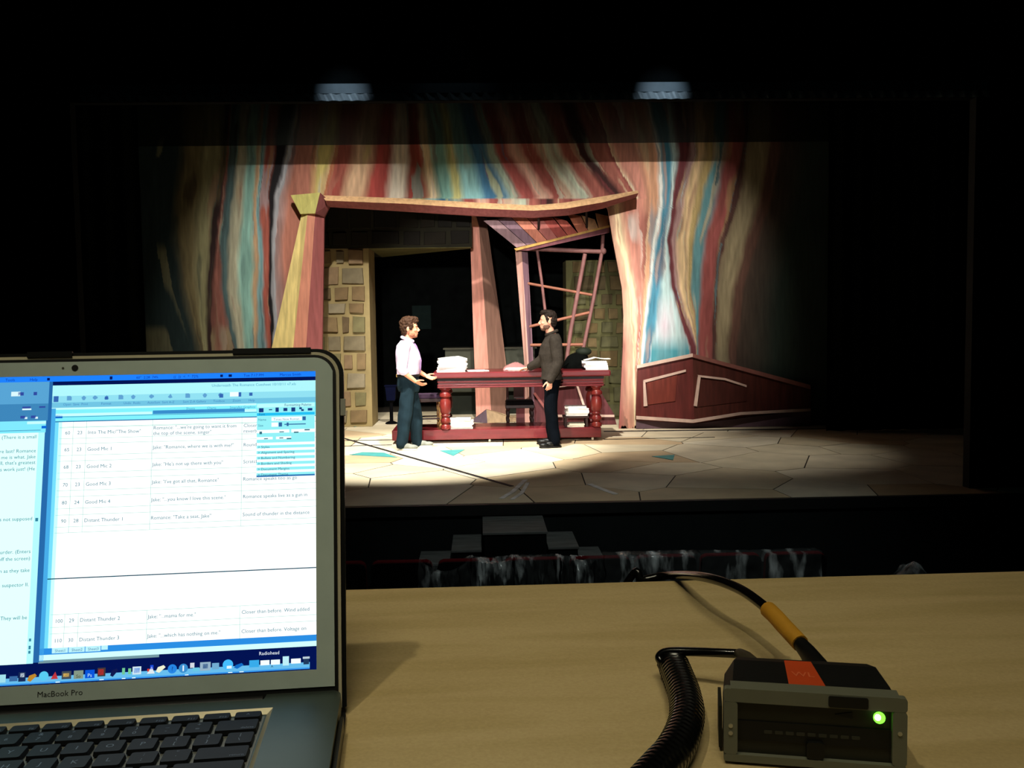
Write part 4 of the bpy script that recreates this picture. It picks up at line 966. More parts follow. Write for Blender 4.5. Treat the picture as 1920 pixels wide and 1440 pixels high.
# ================================================================== laptop (15 inch, lid leaning back)
LO = np.array([-0.09815439, 0.62054173, 1.44498993]); LE = np.array([0.9963147, 0.08577312, 0]); LU = np.array([-0.02187015, 0.25403704, 0.96694719])
LBK = np.array([-LE[1], LE[0], 0]); LN = np.cross(LE, LU)           # LN points to the viewer
LW = .3644
t = thing('laptop', 'open silver laptop with a lit spreadsheet on its screen', 'computer', (LO[0] - .18 * LE[0], LO[1] - .1, ZT))
def lid(s, tt, d=0): return LO + LE * s + LU * tt + LN * d
def rrect(x0, x1, y0, y1, r, n=6, corners=(1, 1, 1, 1)):
    pts = []
    for (cx, cy, a0), c in zip(((x1 - r, y1 - r, 0), (x0 + r, y1 - r, 90), (x0 + r, y0 + r, 180), (x1 - r, y0 + r, 270)), corners):
        if c:
            for k in range(n + 1):
                a = math.radians(a0 + 90 * k / n); pts.append((cx + r * math.cos(a), cy + r * math.sin(a)))
        else: pts.append({0: (x1, y1), 90: (x0, y1), 180: (x0, y0), 270: (x1, y0)}[a0])
    return pts
alu = mat('brushed_aluminium', (72, 82, 74), .42, .75, var=.04, scale=60)
bez = mat('aluminium_bezel', (174, 188, 182), .55, .1, var=.04, scale=60)
rub = mat('black_gasket', (10, 11, 11), .5)
shell = mat('black_hard_shell', (14, 15, 15), .35)
def lid_slab(x0, x1, y0, y1, r, d0, d1, corners=(1, 1, 0, 0)):
    return MB().slab([lid(x, y, d0) for x, y in rrect(x0, x1, y0, y1, r, 8, corners)], tuple(LN * (d1 - d0)))
part('lid_shell', lid_slab(-LW - .003, .003, -.004, .2465, .019, -.0095, -.0035), shell, t)
part('lid_rim', lid_slab(-LW, .0, -.004, .2435, .017, -.0034, -.0008), mat('lid_edge_silver', (196, 188, 160), .4, .2), t)
part('gasket', lid_slab(-LW + .0022, -.0022, .0, .2412, .015, -.0009, .0003), rub, t)
TB = .022
def frame_mb(x0, x1, y0, y1, r, hx0, hx1, hy0, hy1, d0, d1):
    """rounded plate with a rectangular window"""
    mb = MB()
    o = rrect(x0, x1, y0, y1, r, 8, (1, 1, 0, 0))
    # four strips around the hole, with the rounded corners in the top strip
    top = [p for p in o if p[1] > hy1 + 1e-6 or False]
    mb.slab([lid(x, y, d0) for x, y in [(x1, hy1)] + top + [(x0, hy1)]], tuple(LN * (d1 - d0)))
    for a in ((x0, hx0, hy0, hy1), (hx1, x1, hy0, hy1), (x0, x1, y0, hy0)):
        mb.slab([lid(a[0], a[2], d0), lid(a[1], a[2], d0), lid(a[1], a[3], d0), lid(a[0], a[3], d0)], tuple(LN * (d1 - d0)))
    return mb
sx0, sx1, sy0, sy1 = -.0166 - .3312, -.0166, TB, TB + .207
part('bezel', frame_mb(-LW + .0045, -.0045, .0105, .239, .013, sx0, sx1, sy0, sy1, .0004, .0012), bez, t)
vs, fs = text_geo('MacBook Pro', .0052, 'CENTER')
part('bezel_lettering', MB().add([lid(-LW / 2 + x, .0142 + y, .00135) for x, y, z in vs], fs), mat('lettering_dark', (28, 28, 26), .5), t)
part('webcam', MB().slab([lid(-LW / 2 + .0022 * math.cos(a), .2345 + .0022 * math.sin(a), .0012) for a in [i * math.pi / 8 for i in range(16)]], tuple(LN * .0004)), rub, t)
part('camera_light', MB().slab([lid(-LW / 2 - .008 + .0008 * math.cos(a), .2345 + .0008 * math.sin(a), .0012) for a in [i * math.pi / 6 for i in range(12)]], tuple(LN * .0003)), mat('tiny_led_dark', (70, 68, 58), .5), t)
for y in (.196,):
    part('shell_clip', MB().slab([lid(.001, y, .0), lid(.0045, y, .0), lid(.0045, y + .012, .0), lid(.001, y + .012, .0)], tuple(LN * .003)), mat('clip_grey', (150, 150, 140), .3), t)
for x0, x1 in ((-.215, -.185), (-.075, -.02)):
    part('shell_clip', MB().slab([lid(x0, .2428, -.002), lid(x1, .2428, -.002), lid(x1, .2468, -.002), lid(x0, .2468, -.002)], tuple(LN * .0024)), shell, t)
# base
ZB = 1.4525
def base(s, tt, z): return np.array([LO[0], LO[1], 0]) + LE * s + LBK * tt + np.array([0, 0, z])
fr = -.245
outline = [(p[0], p[1]) for p in rrect(-LW, 0, fr, .003, .012, 6)]
body_out = []
# rounded slab with the hinge recess cut from the rear edge
r_ = rrect(-LW, 0, fr, .003, .010, 6)
tr_ = r_[:7]; tl_ = r_[7:14]; bl_ = r_[14:21]; br_ = r_[21:]
outl = tr_ + [(-.0495, .003), (-.0505, -.0065), (-LW + .0505, -.0065), (-LW + .0495, .003)] + tl_ + bl_ + br_
# keyboard well: deck made of a ring around the well
wx0, wx1, wy0, wy1 = -LW + .0425, -.0425, -.133, -.0212
deckp = MB()
zb0, zb1 = ZT + .004, ZB
deckp.slab([base(x, y, zb0) for x, y in outl], (0, 0, ZB - .0032 - zb0))
part('base_body', deckp, alu, t)
mb = MB(); h0, h1 = ZB - .0032, ZB
def bslab(mb, pts, z0, z1): mb.slab([base(x, y, z0) for x, y in pts], (0, 0, z1 - z0))
bslab(mb, tr_ + [(-.0495, .003), (-.0505, -.0065), (-LW + .0505, -.0065), (-LW + .0495, .003)] + tl_ + [(-LW, wy1), (0, wy1)], h0, h1)
bslab(mb, [(wx1, wy0), (0, wy0), (0, wy1), (wx1, wy1)], h0, h1)
bslab(mb, [(-LW, wy0), (wx0, wy0), (wx0, wy1), (-LW, wy1)], h0, h1)
bslab(mb, [(0, wy0), (-LW, wy0)] + bl_ + br_, h0, h1)
part('top_case', mb, alu, t)
mb = MB(); e_ = .0035                      # bright chamfer round the keyboard well
well = [(wx0, wy0), (wx1, wy0), (wx1, wy1), (wx0, wy1)]
inn = [(wx0 + e_, wy0 + e_), (wx1 - e_, wy0 + e_), (wx1 - e_, wy1 - e_), (wx0 + e_, wy1 - e_)]
mb.add([base(x, y, ZB) for x, y in well] + [base(x, y, h0 + .0002) for x, y in inn], [(i, (i + 1) % 4, 4 + (i + 1) % 4, 4 + i) for i in range(4)])
part('well_chamfer', mb, mat('polished_chamfer', (150, 142, 116), .35, .2), t)
part('hinge_barrel', MB().tube([base(-LW + .052, .002, ZB - .006), base(-.052, .002, ZB - .006)], .0052, 14), rub, t, smooth=True)
part('trackpad', MB().slab([base(x, y, ZB) for x, y in rrect(-LW / 2 - .0525, -LW / 2 + .0525, -.226, -.150, .004, 3)], (0, 0, .0003)), bez, t)
mb = MB(); ro = rrect(-LW - .003, .003, fr - .003, .006, .013, 6)
mb.slab([base(x, y, ZT + .0005) for x, y in ro], (0, 0, .0032))
part('bottom_shell', mb, shell, t)
part('side_shell', MB().slab([base(x, y, ZT + .0035) for x, y in ((.0005, -.21), (.003, -.21), (.003, -.03), (.0005, -.03))], (0, 0, .009)), shell, t)
# keys
keym = mat('black_key', (10, 13, 16), .6, var=.1, scale=50, spec=.2)
legm = mat('key_legend', (96, 108, 124), .6)
glow = emat('key_backlight', (60, 90, 255), .35)
KX0, KX1 = wx0 + .0045, wx1 - .0045; kw = KX1 - KX0; u_ = kw / 14.5
rows = []
fn_labels = ['esc', 'F1', 'F2', 'F3', 'F4', 'F5', 'F6', 'F7', 'F8', 'F9', 'F10', 'F11', 'F12', '^']
rows.append((.0268, .0095, [(l, 14.5 / 14) for l in fn_labels]))
rows.append((.0390, .0155, [('`', 1), ('1', 1), ('2', 1), ('3', 1), ('4', 1), ('5', 1), ('6', 1), ('7', 1), ('8', 1), ('9', 1), ('0', 1), ('-', 1), ('=', 1), ('delete', 1.5)]))
rows.append((.0575, .0155, [('tab', 1.5)] + [(c, 1) for c in 'QWERTYUIOP[]'] + [('\\', 1)]))
rows.append((.0760, .0155, [('caps lock', 1.75)] + [(c, 1) for c in "ASDFGHJKL;'"] + [('return', 1.75)]))
rows.append((.0945, .0155, [('shift', 2.25)] + [(c, 1) for c in 'ZXCVBNM,./'] + [('shift', 2.25)]))
rows.append((.1130, .0165, [('fn', 1), ('control', 1), ('option', 1), ('command', 1.25), ('', 5), ('command', 1.25), ('option', 1), ('', 1), ('', 1), ('', 1)]))
kmesh = {}
up2 = {'7': '&', '8': '*', '9': '(', '0': ')', '-': '_', '=': '+', '[': '{', ']': '}', '\\': '|', ';': ':', "'": '"', 'return': 'enter'}
legc = {}
for ry, rh, ks in rows:
    x = KX0
    for lab, un in ks:
        w_ = un * u_ - .0026; key = (round(w_, 5), rh)
        if key not in kmesh:
            b0 = rrect(-w_ / 2, w_ / 2, -rh / 2, rh / 2, .0016, 2); b1 = rrect(-w_ / 2 + .0005, w_ / 2 - .0005, -rh / 2 + .0005, rh / 2 - .0005, .0014, 2)
            me = MB().hexa([(a, c, 0) for a, c in b0], [(a, c, .0028) for a, c in b1]).mesh('key'); me.materials.append(keym); kmesh[key] = me
        cx = x + un * u_ / 2; p = base(cx, -ry - rh / 2, h0 + .0012)
        o = bpy.data.objects.new('key', kmesh[key]); COL.objects.link(o); o.parent = t
        o.location = tuple(p - np.array(t.location)); o.rotation_euler = (0, 0, math.atan2(LE[1], LE[0]))
        if lab and cx > -.235:
            big = len(lab) == 1; mb = MB()
            if big:
                vs, fs = text_geo(lab, .0062 if lab.isalpha() else .005, 'CENTER')
                mb.add([(a, c - .0022 - (.0018 if lab in up2 else 0), .0029) for a, c, _ in vs], fs)
                if lab in up2:
                    vs, fs = text_geo(up2[lab], .0048, 'CENTER'); mb.add([(a, c + .0022, .0029) for a, c, _ in vs], fs)
            else:
                vs, fs = text_geo(lab, .0032, 'RIGHT'); mb.add([(a + w_ / 2 - .0018, c - (rh / 2 - .0022 if rh > .012 else .003), .0029) for a, c, _ in vs], fs)
            q = link('legend', mb.mesh('legend'), legm, o)
        x += un * u_
part('keyboard_tray', MB().slab([base(a, c, h0 + .00015) for a, c in ((KX0, -.128), (KX1, -.128), (KX1, -.0275), (KX0, -.0275))], (0, 0, .0001)), mat('key_tray', (116, 118, 112), .5, .3), t)  # plain grey tray under the keys, emits no light

# ------------------------------------------------------------------ what the screen shows
disp = part('display', MB().slab([lid(sx0, sy0, .0002), lid(sx1, sy0, .0002), lid(sx1, sy1, .0002), lid(sx0, sy1, .0002)], tuple(LN * .0004)), emat('screen_navy', (4, 22, 92), .8), t)
DORG = np.array(t.location)
def SP(X, Y, lay): return lid(sx0 + X / 1440 * .3312, sy1 - Y / 900 * .207, .00065 + lay * .00006)
def spart(name, mb, m): return link(name, mb.mesh(name, DORG), m, disp)
def rect(mb, x0, y0, x1, y1, lay): mb.add([SP(x0, y1, lay), SP(x1, y1, lay), SP(x1, y0, lay), SP(x0, y0, lay)], [(0, 1, 2, 3)]); return mb
def rct(name, x0, y0, x1, y1, lay, col, st=1.0): return spart(name, rect(MB(), x0, y0, x1, y1, lay), emat('screen_%d_%d_%d_%d' % (*col, round(st * 100)), col, st))
def rects(name, rr, lay, col, st=1.0):
    mb = MB()
    for q in rr: rect(mb, *q, lay)
    return spart(name, mb, emat('screen_%d_%d_%d_%d' % (*col, round(st * 100)), col, st))
def texts(name, items, lay, col, st=1.0, font=15):
    for it in items:
        mb = MB(); X, Y, s_ = it[:3]; sz = it[3] if len(it) > 3 else font; al = it[4] if len(it) > 4 else 'LEFT'
        vs, fs = text_geo(s_, sz, al, True); mb.add([SP(X + a, Y + sz * .34 - c, lay) for a, c, _ in vs], fs)
        spart(name, mb, emat('screen_%d_%d_%d_%d' % (*col, round(st * 100)), col, st))
rct('menu_bar', 0, 0, 1440, 17, 1, (30, 130, 255), 1.0)
texts('menu_bar_text', [(520, 9, 'Tools', 12), (590, 9, 'Help', 12), (900, 9, '60°  2:28  74%', 11), (1010, 9, '((  ))  <  *  72%', 12), (1220, 9, 'Tue 7:17 PM', 12), (1330, 9, 'Marcus Smith', 12)], 2, (10, 50, 190), .8)
rects('menu_bar_icons', [(822, 4, 830, 14), (1150, 5, 1158, 13), (1175, 5, 1185, 13), (640, 5, 648, 13)], 2, (14, 30, 110), .7)
# main window
rct('window_toolbar', 656, 29, 1440, 98, 1, (150, 232, 250), .95)
rects('window_toolbar_upper', [(656, 29, 1440, 62)], 2, (178, 250, 255), 1.0)
rects('window_toolbar_lower', [(656, 82, 1440, 98)], 2, (120, 208, 240), .9)
rct('format_bar', 656, 98, 1440, 141, 2, (128, 240, 255), 1.05)
rects('format_bar_bands', [(656, 98, 1260, 104), (656, 116, 950, 124), (1225, 116, 1260, 124)], 3, (200, 255, 255), 1.05)
rct('selected_column', 952, 113, 1225, 124, 3, (62, 150, 215), .9)
rct('ruler_corner', 656, 120, 690, 130, 3, (10, 110, 230), .9)
rects('ruler_lines', [(656, 125.5, 1262, 127), (656, 139, 1262, 142)], 4, (50, 130, 190), .8)
texts('window_title', [(1125, 39, 'Underneath The Romance Cuesheet 10/10/11 v7.xls', 12)], 3, (80, 170, 210), .9)
for k_, x in enumerate((700, 742, 775, 808, 850, 886, 940, 995, 1047, 1098, 1145)):
    pol = [[(0, 0), (10, 0), (14, 4), (14, 14), (0, 14)], [(7, 0), (14, 6), (10, 14), (4, 14), (0, 6)], [(0, 5), (6, 0), (14, 5), (14, 9), (6, 14), (0, 9)], [(0, 10), (8, 0), (14, 12), (6, 14)]][k_ % 4]
    spart('toolbar_icon', MB().add([SP(x + a_, 62 + c_, 3) for a_, c_ in pol[::-1]], [tuple(range(len(pol)))]), emat('screen_icon_blue', (104, 176, 228), .85))
rects('toolbar_icons_dark', [(662, 62, 676, 80), (810, 66, 820, 76), (1148, 66, 1160, 78), (1206, 62, 1214, 76), (1238, 64, 1248, 74)], 4, (60, 116, 200), .8)
rct('zoom_field', 1180, 61, 1206, 75, 4, (235, 255, 255), 1.1)
texts('toolbar_labels', [(690, 88, 'Open  Save  Print'), (800, 88, 'Format'), (865, 88, 'Undo  Redo'), (935, 88, 'AutoSum  Sort A-Z'), (1040, 88, 'Sort Z-A Gallery'), (1130, 88, 'Toolbox'), (1188, 88, 'Zoom'), (1236, 88, 'Help')], 3, (70, 140, 205), .85, 10)
texts('tab_labels', [(1050, 109, 'Sheets'), (1112, 109, 'Charts'), (1180, 109, 'SmartArt Graphics')], 4, (70, 150, 200), .85, 10)
rct('sheet', 656, 142, 1440, 815, 1, (252, 255, 252), 1.2)
rects('sheet_edge_wide', [(656, 142, 690, 815)], 2, (196, 255, 255), 1.15)
rects('sheet_edge_mid', [(650, 142, 680, 815)], 3, (120, 226, 255), 1.0)
rects('sheet_edge_blue', [(644, 100, 670, 835)], 5, (74, 178, 240), .95)
rects('sheet_edge_dark', [(640, 17, 658, 838)], 6, (44, 118, 190), .8)
lines = []; cyc = [175, 226, 278, 331, 384, 438]
for c in cyc: lines += [(683, c - 18, 1440, c - 17), (683, c + 17, 1440, c + 18)]
lines += [(683, 159, 1440, 160), (683, 472, 1440, 473), (683, 706, 1440, 707), (683, 742, 1440, 743), (683, 760, 1440, 761)]
for X in (722, 760, 952, 1217): lines += [(X, 142, X + 1, 473), (X, 706, X + 1, 800)]
rects('grid_lines', lines, 3, (150, 225, 215), .85)
T = []
def row(y, n1, n2, c3, c4, c5):
    T.append((707, y, n1, 15, 'CENTER')); T.append((742, y, n2, 15, 'CENTER')); T.append((765, y, c3))
    for k, s_ in enumerate(c4): T.append((955, y + (k - (len(c4) - 1) / 2) * 17, s_))
    for k, s_ in enumerate(c5): T.append((1222, y + (k - (len(c5) - 1) / 2) * 17, s_))
row(175, '60', '23', 'Into The Mic/"The Show"', ['Romance: "...we\'re going to want it from', 'the top of the scene, singer"'], ['Closer', 'reverb'])
row(226, '65', '23', 'Good Mic 1', ['Jake: "Romance, where we is with me?"'], ['Roundtrip'])
row(278, '68', '23', 'Good Mic 2', ['Jake: "He\'s not up there with you"'], ['Scratch'])
row(331, '70', '23', 'Good Mic 3', ['Jake: "I\'ve got all that, Romance"'], ['Romance speaks too as go'])
row(384, '80', '24', 'Good Mic 4', ['Jake: "...you know I love this scene."'], ['Romance speaks live as a gun in'])
row(438, '90', '28', 'Distant Thunder 1', ['Romance: "Take a seat, Jake"'], ['Sound of thunder in the distance'])
row(725, '100', '29', 'Distant Thunder 2', ['Jake: "...mama for me."'], ['Closer than before. Wind added'])
row(780, '110', '30', 'Distant Thunder 3', ['Jake: "...which has nothing on me."'], ['Closer than before. Voltage on'])
texts('cue_text', [q for q in T], 4, (16, 140, 168), .7, 15)
rects('split_bar', [(656, 603, 1440, 606)], 4, (20, 90, 120), .6)
rct('sheet_tab_bar', 656, 800, 1440, 818, 5, (46, 150, 240), .9)
rects('sheet_tabs', [(692, 800, 736, 815), (738, 800, 782, 815), (784, 800, 826, 815), (828, 800, 846, 812)], 6, (190, 246, 255), 1.0)
texts('sheet_tab_names', [(700, 808, 'Sheet1', 11), (746, 808, 'Sheet2', 11), (791, 808, 'Sheet3', 11)], 7, (60, 130, 180), .8)
rct('status_bar', 656, 818, 1440, 833, 5, (205, 255, 255), 1.1)
rct('window_foot', 656, 833, 990, 841, 4, (130, 170, 180), .8)
# palette
rct('palette', 1262, 100, 1437, 322, 8, (150, 244, 250), 1.0)
rct('palette_header', 1262, 100, 1437, 112, 9, (190, 255, 255), 1.0)
texts('palette_title', [(1345, 106, 'Formatting Palette', 11), (1268, 133, 'Font', 10)], 12, (40, 90, 160), .7)
rct('palette_band', 1262, 129, 1437, 138, 9, (36, 196, 246), 1.0)
rects('palette_tools', [(1268, 114, 1282, 127), (1318, 113, 1328, 127), (1342, 115, 1354, 125), (1366, 114, 1378, 127), (1298, 118, 1308, 121), (1390, 114, 1398, 120), (1396, 120, 1404, 126), (1416, 117, 1430, 125)], 10, (34, 70, 150), .7)
rects('palette_fields', [(1306, 143, 1398, 155), (1306, 160, 1326, 173), (1262, 182, 1360, 192), (1366, 182, 1437, 192), (1262, 204, 1310, 212), (1320, 204, 1366, 212)], 10, (240, 255, 255), 1.15)
rects('palette_buttons', [(1400, 143, 1410, 155), (1328, 160, 1338, 173), (1345, 165, 1410, 168), (1352, 161, 1358, 172)], 11, (60, 120, 190), .7)
rects('palette_marks', [(1270, 187, 1278, 195), (1330, 188, 1344, 191), (1374, 190, 1388, 194), (1406, 183, 1422, 187), (1284, 208, 1296, 211), (1330, 207, 1342, 210), (1352, 209, 1366, 213)], 11, (70, 130, 150), .7)
texts('palette_labels', [(1266, 150, 'Name'), (1266, 168, 'Size'), (1312, 150, 'Times New Roman')], 11, (60, 140, 180), .75, 10)
rects('palette_rows', [(1262, 222 + i * 17, 1437, 230 + i * 17) for i in range(6)], 10, (236, 255, 255), 1.25)
texts('palette_row_names', [(1266, 235 + i * 17, '> ' + s_) for i, s_ in enumerate(('Styles', 'Alignment and Spacing', 'Bullets and Numbering', 'Borders and Shading', 'Document Margins', 'Document Theme'))], 11, (50, 110, 150), .7, 11)
rects('palette_shadow', [(1262, 322, 1437, 327)], 9, (50, 130, 200), .8)
# left window
rct('script_window_toolbar', 0, 17, 648, 136, 7, (96, 178, 230), .85)
rects('script_window_shade', [(0, 84, 648, 136)], 8, (70, 150, 208), .8)
rects('script_window_icons', [(560, 48, 576, 58), (604, 48, 614, 58), (574, 92, 598, 98), (622, 92, 640, 97), (570, 120, 584, 128), (600, 120, 614, 128)], 9, (60, 90, 190), .7)
rects('script_window_lights', [(540, 46, 566, 60), (574, 98, 600, 103), (582, 124, 590, 130), (612, 124, 620, 130)], 9, (220, 250, 255), 1.0)
rct('script_ruler', 0, 136, 644, 172, 8, (130, 236, 255), 1.0)
rects('script_ruler_band', [(590, 138, 644, 146)], 9, (200, 255, 255), 1.0)
rct('script_page', 0, 172, 642, 840, 8, (214, 255, 250), 1.2)
rct('script_corner', 632, 152, 646, 160, 10, (10, 110, 230), .9)
rects('script_ruler_line', [(0, 164, 630, 165.5)], 10, (40, 130, 190), .8)
rct('script_scroll', 624, 172, 642, 840, 9, (180, 248, 255), 1.05)
lt = [(184, '...pause. (There is a small'), (226, 'someone there last? Romance'), (244, 'who lets me is what. Jake'), (261, '"it." Well, that\'s greatest'), (280, 'this is work just! (He'), (427, 'which is not supposed'), (522, 'at the murder. (Enters'), (542, 'off the screen)'), (576, 'comes in as they take'), (617, 'the suspector II.'), (710, '... They will be')]
texts('script_text', [(620, y, s_, 15, 'RIGHT') for y, s_ in lt], 10, (20, 140, 164), .7)
rects('script_scroll_marks', [(628, 426, 636, 436), (628, 770, 634, 778), (628, 790, 634, 800), (628, 804, 634, 812)], 10, (60, 150, 180), .8)
# dock
rct('dock_shelf', 0, 878, 1420, 897, 2, (110, 200, 250), .9)
rects('dock_edge', [(0, 893, 1420, 897)], 3, (60, 160, 250), .9)
def icon(X, w_, y0, y1, col, st=.9, shape='rect'):
    mb = MB()
    if shape == 'disc':
        cx, cy, r = X + w_ / 2, (y0 + y1) / 2, w_ / 2
        mb.add([SP(cx + r * math.cos(a), cy - r * math.sin(a), 5) for a in [i * math.pi / 8 for i in range(16)]], [tuple(range(16))])
    elif shape == 'tri':
        mb.add([SP(X, y1, 5), SP(X + w_, y1, 5), SP(X + w_ * .6, y0, 5)], [(0, 1, 2)])
    elif shape == 'poly':
        mb.add([SP(X, y1 - 4, 5), SP(X + w_ * .35, y1, 5), SP(X + w_, y0 + 6, 5), SP(X + w_ * .8, y0, 5), SP(X + w_ * .2, y0 + 5, 5)], [tuple(range(5))])
    else: rect(mb, X, y0, X + w_, y1, 5)
    return spart('dock_icon', mb, emat('screen_%d_%d_%d_%d' % (*col, round(st * 100)), col, st))
for a in ((548, 22, 866, 888, (170, 236, 250)), (580, 22, 872, 886, (60, 110, 170)), (604, 20, 862, 888, (24, 44, 90)), (609, 11, 865, 876, (220, 240, 255)), (628, 26, 868, 890, (210, 150, 50), .8, 'poly'), (660, 26, 0, 0, 0), (692, 20, 866, 886, (214, 60, 70), .8, 'tri'),
          (722, 26, 866, 888, (70, 80, 90)), (726, 16, 872, 882, (232, 190, 90)), (755, 26, 866, 889, (140, 160, 140)), (786, 26, 866, 889, (10, 90, 230)), (820, 22, 862, 886, (70, 60, 60)), (822, 15, 866, 882, (220, 40, 36)),
          (855, 22, 866, 889, (20, 30, 90), .8, 'poly'), (888, 8, 866, 884, (120, 210, 160)), (905, 8, 868, 884, (120, 210, 150)), (917, 24, 864, 886, (220, 244, 255)), (921, 16, 868, 882, (40, 130, 230)), (957, 22, 866, 886, (236, 246, 250), .9, 'tri'), (966, 9, 862, 874, (30, 80, 230)), (958, 6, 872, 880, (220, 60, 50)),
          (982, 27, 864, 885, (240, 244, 214), 1.0, 'poly'), (1015, 26, 0, 0, 1), (1046, 26, 0, 0, 2), (1078, 12, 862, 876, (220, 230, 240)), (1086, 18, 876, 886, (110, 210, 240)), (1106, 30, 862, 886, (160, 190, 210)), (1114, 14, 867, 880, (60, 100, 150)), (1140, 20, 866, 884, (120, 180, 220)),
          (1170, 28, 0, 0, 3), (1182, 12, 0, 0, 4), (1202, 28, 870, 886, (20, 120, 220), .8, 'poly'), (1246, 28, 864, 884, (60, 180, 246)), (1278, 26, 866, 880, (236, 252, 255), 1.1), (1308, 26, 866, 880, (236, 252, 255), 1.1), (1342, 18, 858, 884, (190, 240, 250), 1.0), (1366, 28, 866, 880, (240, 252, 255), 1.1), (1402, 16, 868, 884, (40, 70, 110), .7), (1400, 20, 862, 868, (200, 220, 230))):
    if a[4] == 0: icon(660, 26, 864, 888, (90, 210, 250), .95, 'disc')
    elif a[4] == 1: icon(1015, 26, 864, 888, (40, 140, 240), .9, 'disc')
    elif a[4] == 2: icon(1046, 26, 864, 888, (60, 150, 220), .9, 'disc'); rects('compass_needle', [(1057, 868, 1061, 884)], 7, (230, 245, 255), 1.0)
    elif a[4] == 3: icon(1170, 30, 860, 886, (70, 190, 255), 1.0, 'disc')
    elif a[4] == 4: rects('chat_bubble', [(1182, 876, 1196, 884)], 7, (225, 248, 255), 1.0)
    else: icon(*a)
texts('dock_icon_letters', [(799, 881, 'Ps', 14, 'CENTER')], 7, (190, 235, 255), .95)
texts('dock_icon_letters', [(768, 882, 'So', 13, 'CENTER')], 7, (70, 76, 40), .7)
texts('dock_icon_letters', [(1028, 876, '?', 18, 'CENTER')], 7, (20, 60, 140), .7)
texts('dock_caption', [(1303, 846, 'Radiohead', 14, 'CENTER')], 7, (230, 240, 255), 1.0)
rects('running_dots', [(706, 894, 718, 896), (826, 894, 838, 896), (888, 894, 898, 896), (916, 894, 926, 896), (1064, 894, 1074, 896), (1186, 894, 1198, 896), (1218, 894, 1230, 896)], 6, (235, 255, 255), 1.3)
texts('mouse_pointer', [(1308, 884, 'A', 10)], 8, (10, 30, 80), .5)

# ================================================================== intercom beltpack
bp = thing('intercom_beltpack', 'black and grey intercom beltpack with a green light and orange stripe', 'intercom', (.1915, .527, ZT), None, math.radians(-13), local=True)
bpb = mat('black_powder_coat', (15, 16, 15), .55, var=.2, scale=80, bump=.1, bscale=400)
bpg = mat('grey_plastic_face', (104, 105, 90), .5, var=.05, scale=40)
bpd = mat('dark_panel', (34, 34, 26), .45)
bpd2 = mat('darker_panel', (12, 13, 11), .5)
hw = .0515
# body: profile (y,z) swept across x with rounded shoulders
def ring(y, inset, ztop, zbot=.0025):
    a = hw - inset
    return [(-a, y, zbot + .006), (-a + .004, y, zbot), (a - .004, y, zbot), (a, y, zbot + .006), (a, y, ztop - .010), (a - .006, y, ztop), (-a + .006, y, ztop), (-a, y, ztop - .010)]
mb = MB(); rg = [ring(.003, 0, .0455), ring(.02, -.0, .0455), ring(.052, .002, .0452), ring(.066, .005, .042), ring(.072, .01, .036)]
mb.hexa(rg[0], rg[1]); 
for i in range(1, 4): mb.hexa(rg[i], rg[i + 1])
part('case', mb, bpb, bp)
def face(x0, x1, z0, z1, y0, y1, m, nm, r=.003, par=None, **k):
    return part(nm, MB().slab([(x, y0, z) for x, z in rrect(x0, x1, z0, z1, r, 3)], (0, y1 - y0, 0)), m, par or bp, **k)
# grey front bezel as four bars round a recessed panel
for x0, x1, z0, z1 in ((-hw, hw, .0385, .0465), (-hw, hw, .002, .0065), (-hw, -hw + .008, .0066, .0384), (hw - .008, hw, .0066, .0384)):
    face(x0, x1, z0, z1, -.001, .0045, bpg, 'face_bezel', .0018)
part('bezel_lip', MB().hexa([(-hw + .004, -.001, .0465), (hw - .004, -.001, .0465), (hw - .004, .010, .0470), (-hw + .004, .010, .0470)], [(-hw + .004, -.001, .0468), (hw - .004, -.001, .0468), (hw - .004, .010, .0473), (-hw + .004, .010, .0473)]), bpg, bp)
face(-hw + .007, hw - .007, .0055, .0395, .0028, .004, bpd, 'control_panel', .001)
face(-hw + .008, hw - .008, .015, .0265, .0018, .003, bpd2, 'switch_strip', .001)
face(-.004, .006, .007, .017, -.001, .003, bpd2, 'push_button', .002)
face(.008, .03, .0395, .0458, -.0022, -.0008, bpd2, 'bezel_notch', .001)
part('printed_arrow', MB().slab([(.012, .0026, .0335), (.022, .0026, .0315), (.022, .0026, .0355)], (0, -.0003, 0)), bpd2, bp)
for i in range(9):
    face(-.028 + i * .0062, -.0235 + i * .0062, .0195, .0215, .0015, .0019, mat('print_grey', (52, 52, 44), .6), 'printed_mark', .0004)
for x, z in ((-hw + .004, .024), (-hw + .004, .0195), (hw - .004, .026)):
    part('screw', MB().tube([(x, -.0016, z), (x, .0005, z)], .0013, 10), mat('screw_steel', (190, 190, 180), .3, .8), bp, smooth=True)
led = part('led_lens', MB().ell((.0365, .0010, .0338), (.0034, .003, .0034), 16, 10), emat('green_led_glow', (120, 255, 60), 2.2), bp, smooth=True)
part('led_core', MB().ell((.0355, -.0006, .0346), (.0019, .0019, .0019), 12, 8), emat('green_led_core', (220, 255, 190), 7), bp, smooth=True)
part('orange_label', MB().hexa([(-.013, .010, .0457), (.0085, .010, .0457), (.0045, .054, .0453), (-.012, .054, .0453)], [(-.013, .010, .0461), (.0085, .010, .0461), (.0045, .054, .0457), (-.012, .054, .0457)]), mat('orange_tape', (200, 72, 28), .6), bp)
vs, fs = text_geo('WL', .011, 'CENTER')
part('label_lettering', MB().add([(-.003 + a * .8, .026 + c, .0463) for a, c, _ in vs], fs), mat('faded_orange_print', (222, 110, 70), .6), bp)
part('belt_clip', MB().box((-hw - .0015, .03, .016), (.002, .03, .026)), bpd, bp)
for sx in (-1, 1): part('rubber_foot', MB().box((sx * .04, .03, .0013), (.01, .05, .0025)), bpd2, bp)

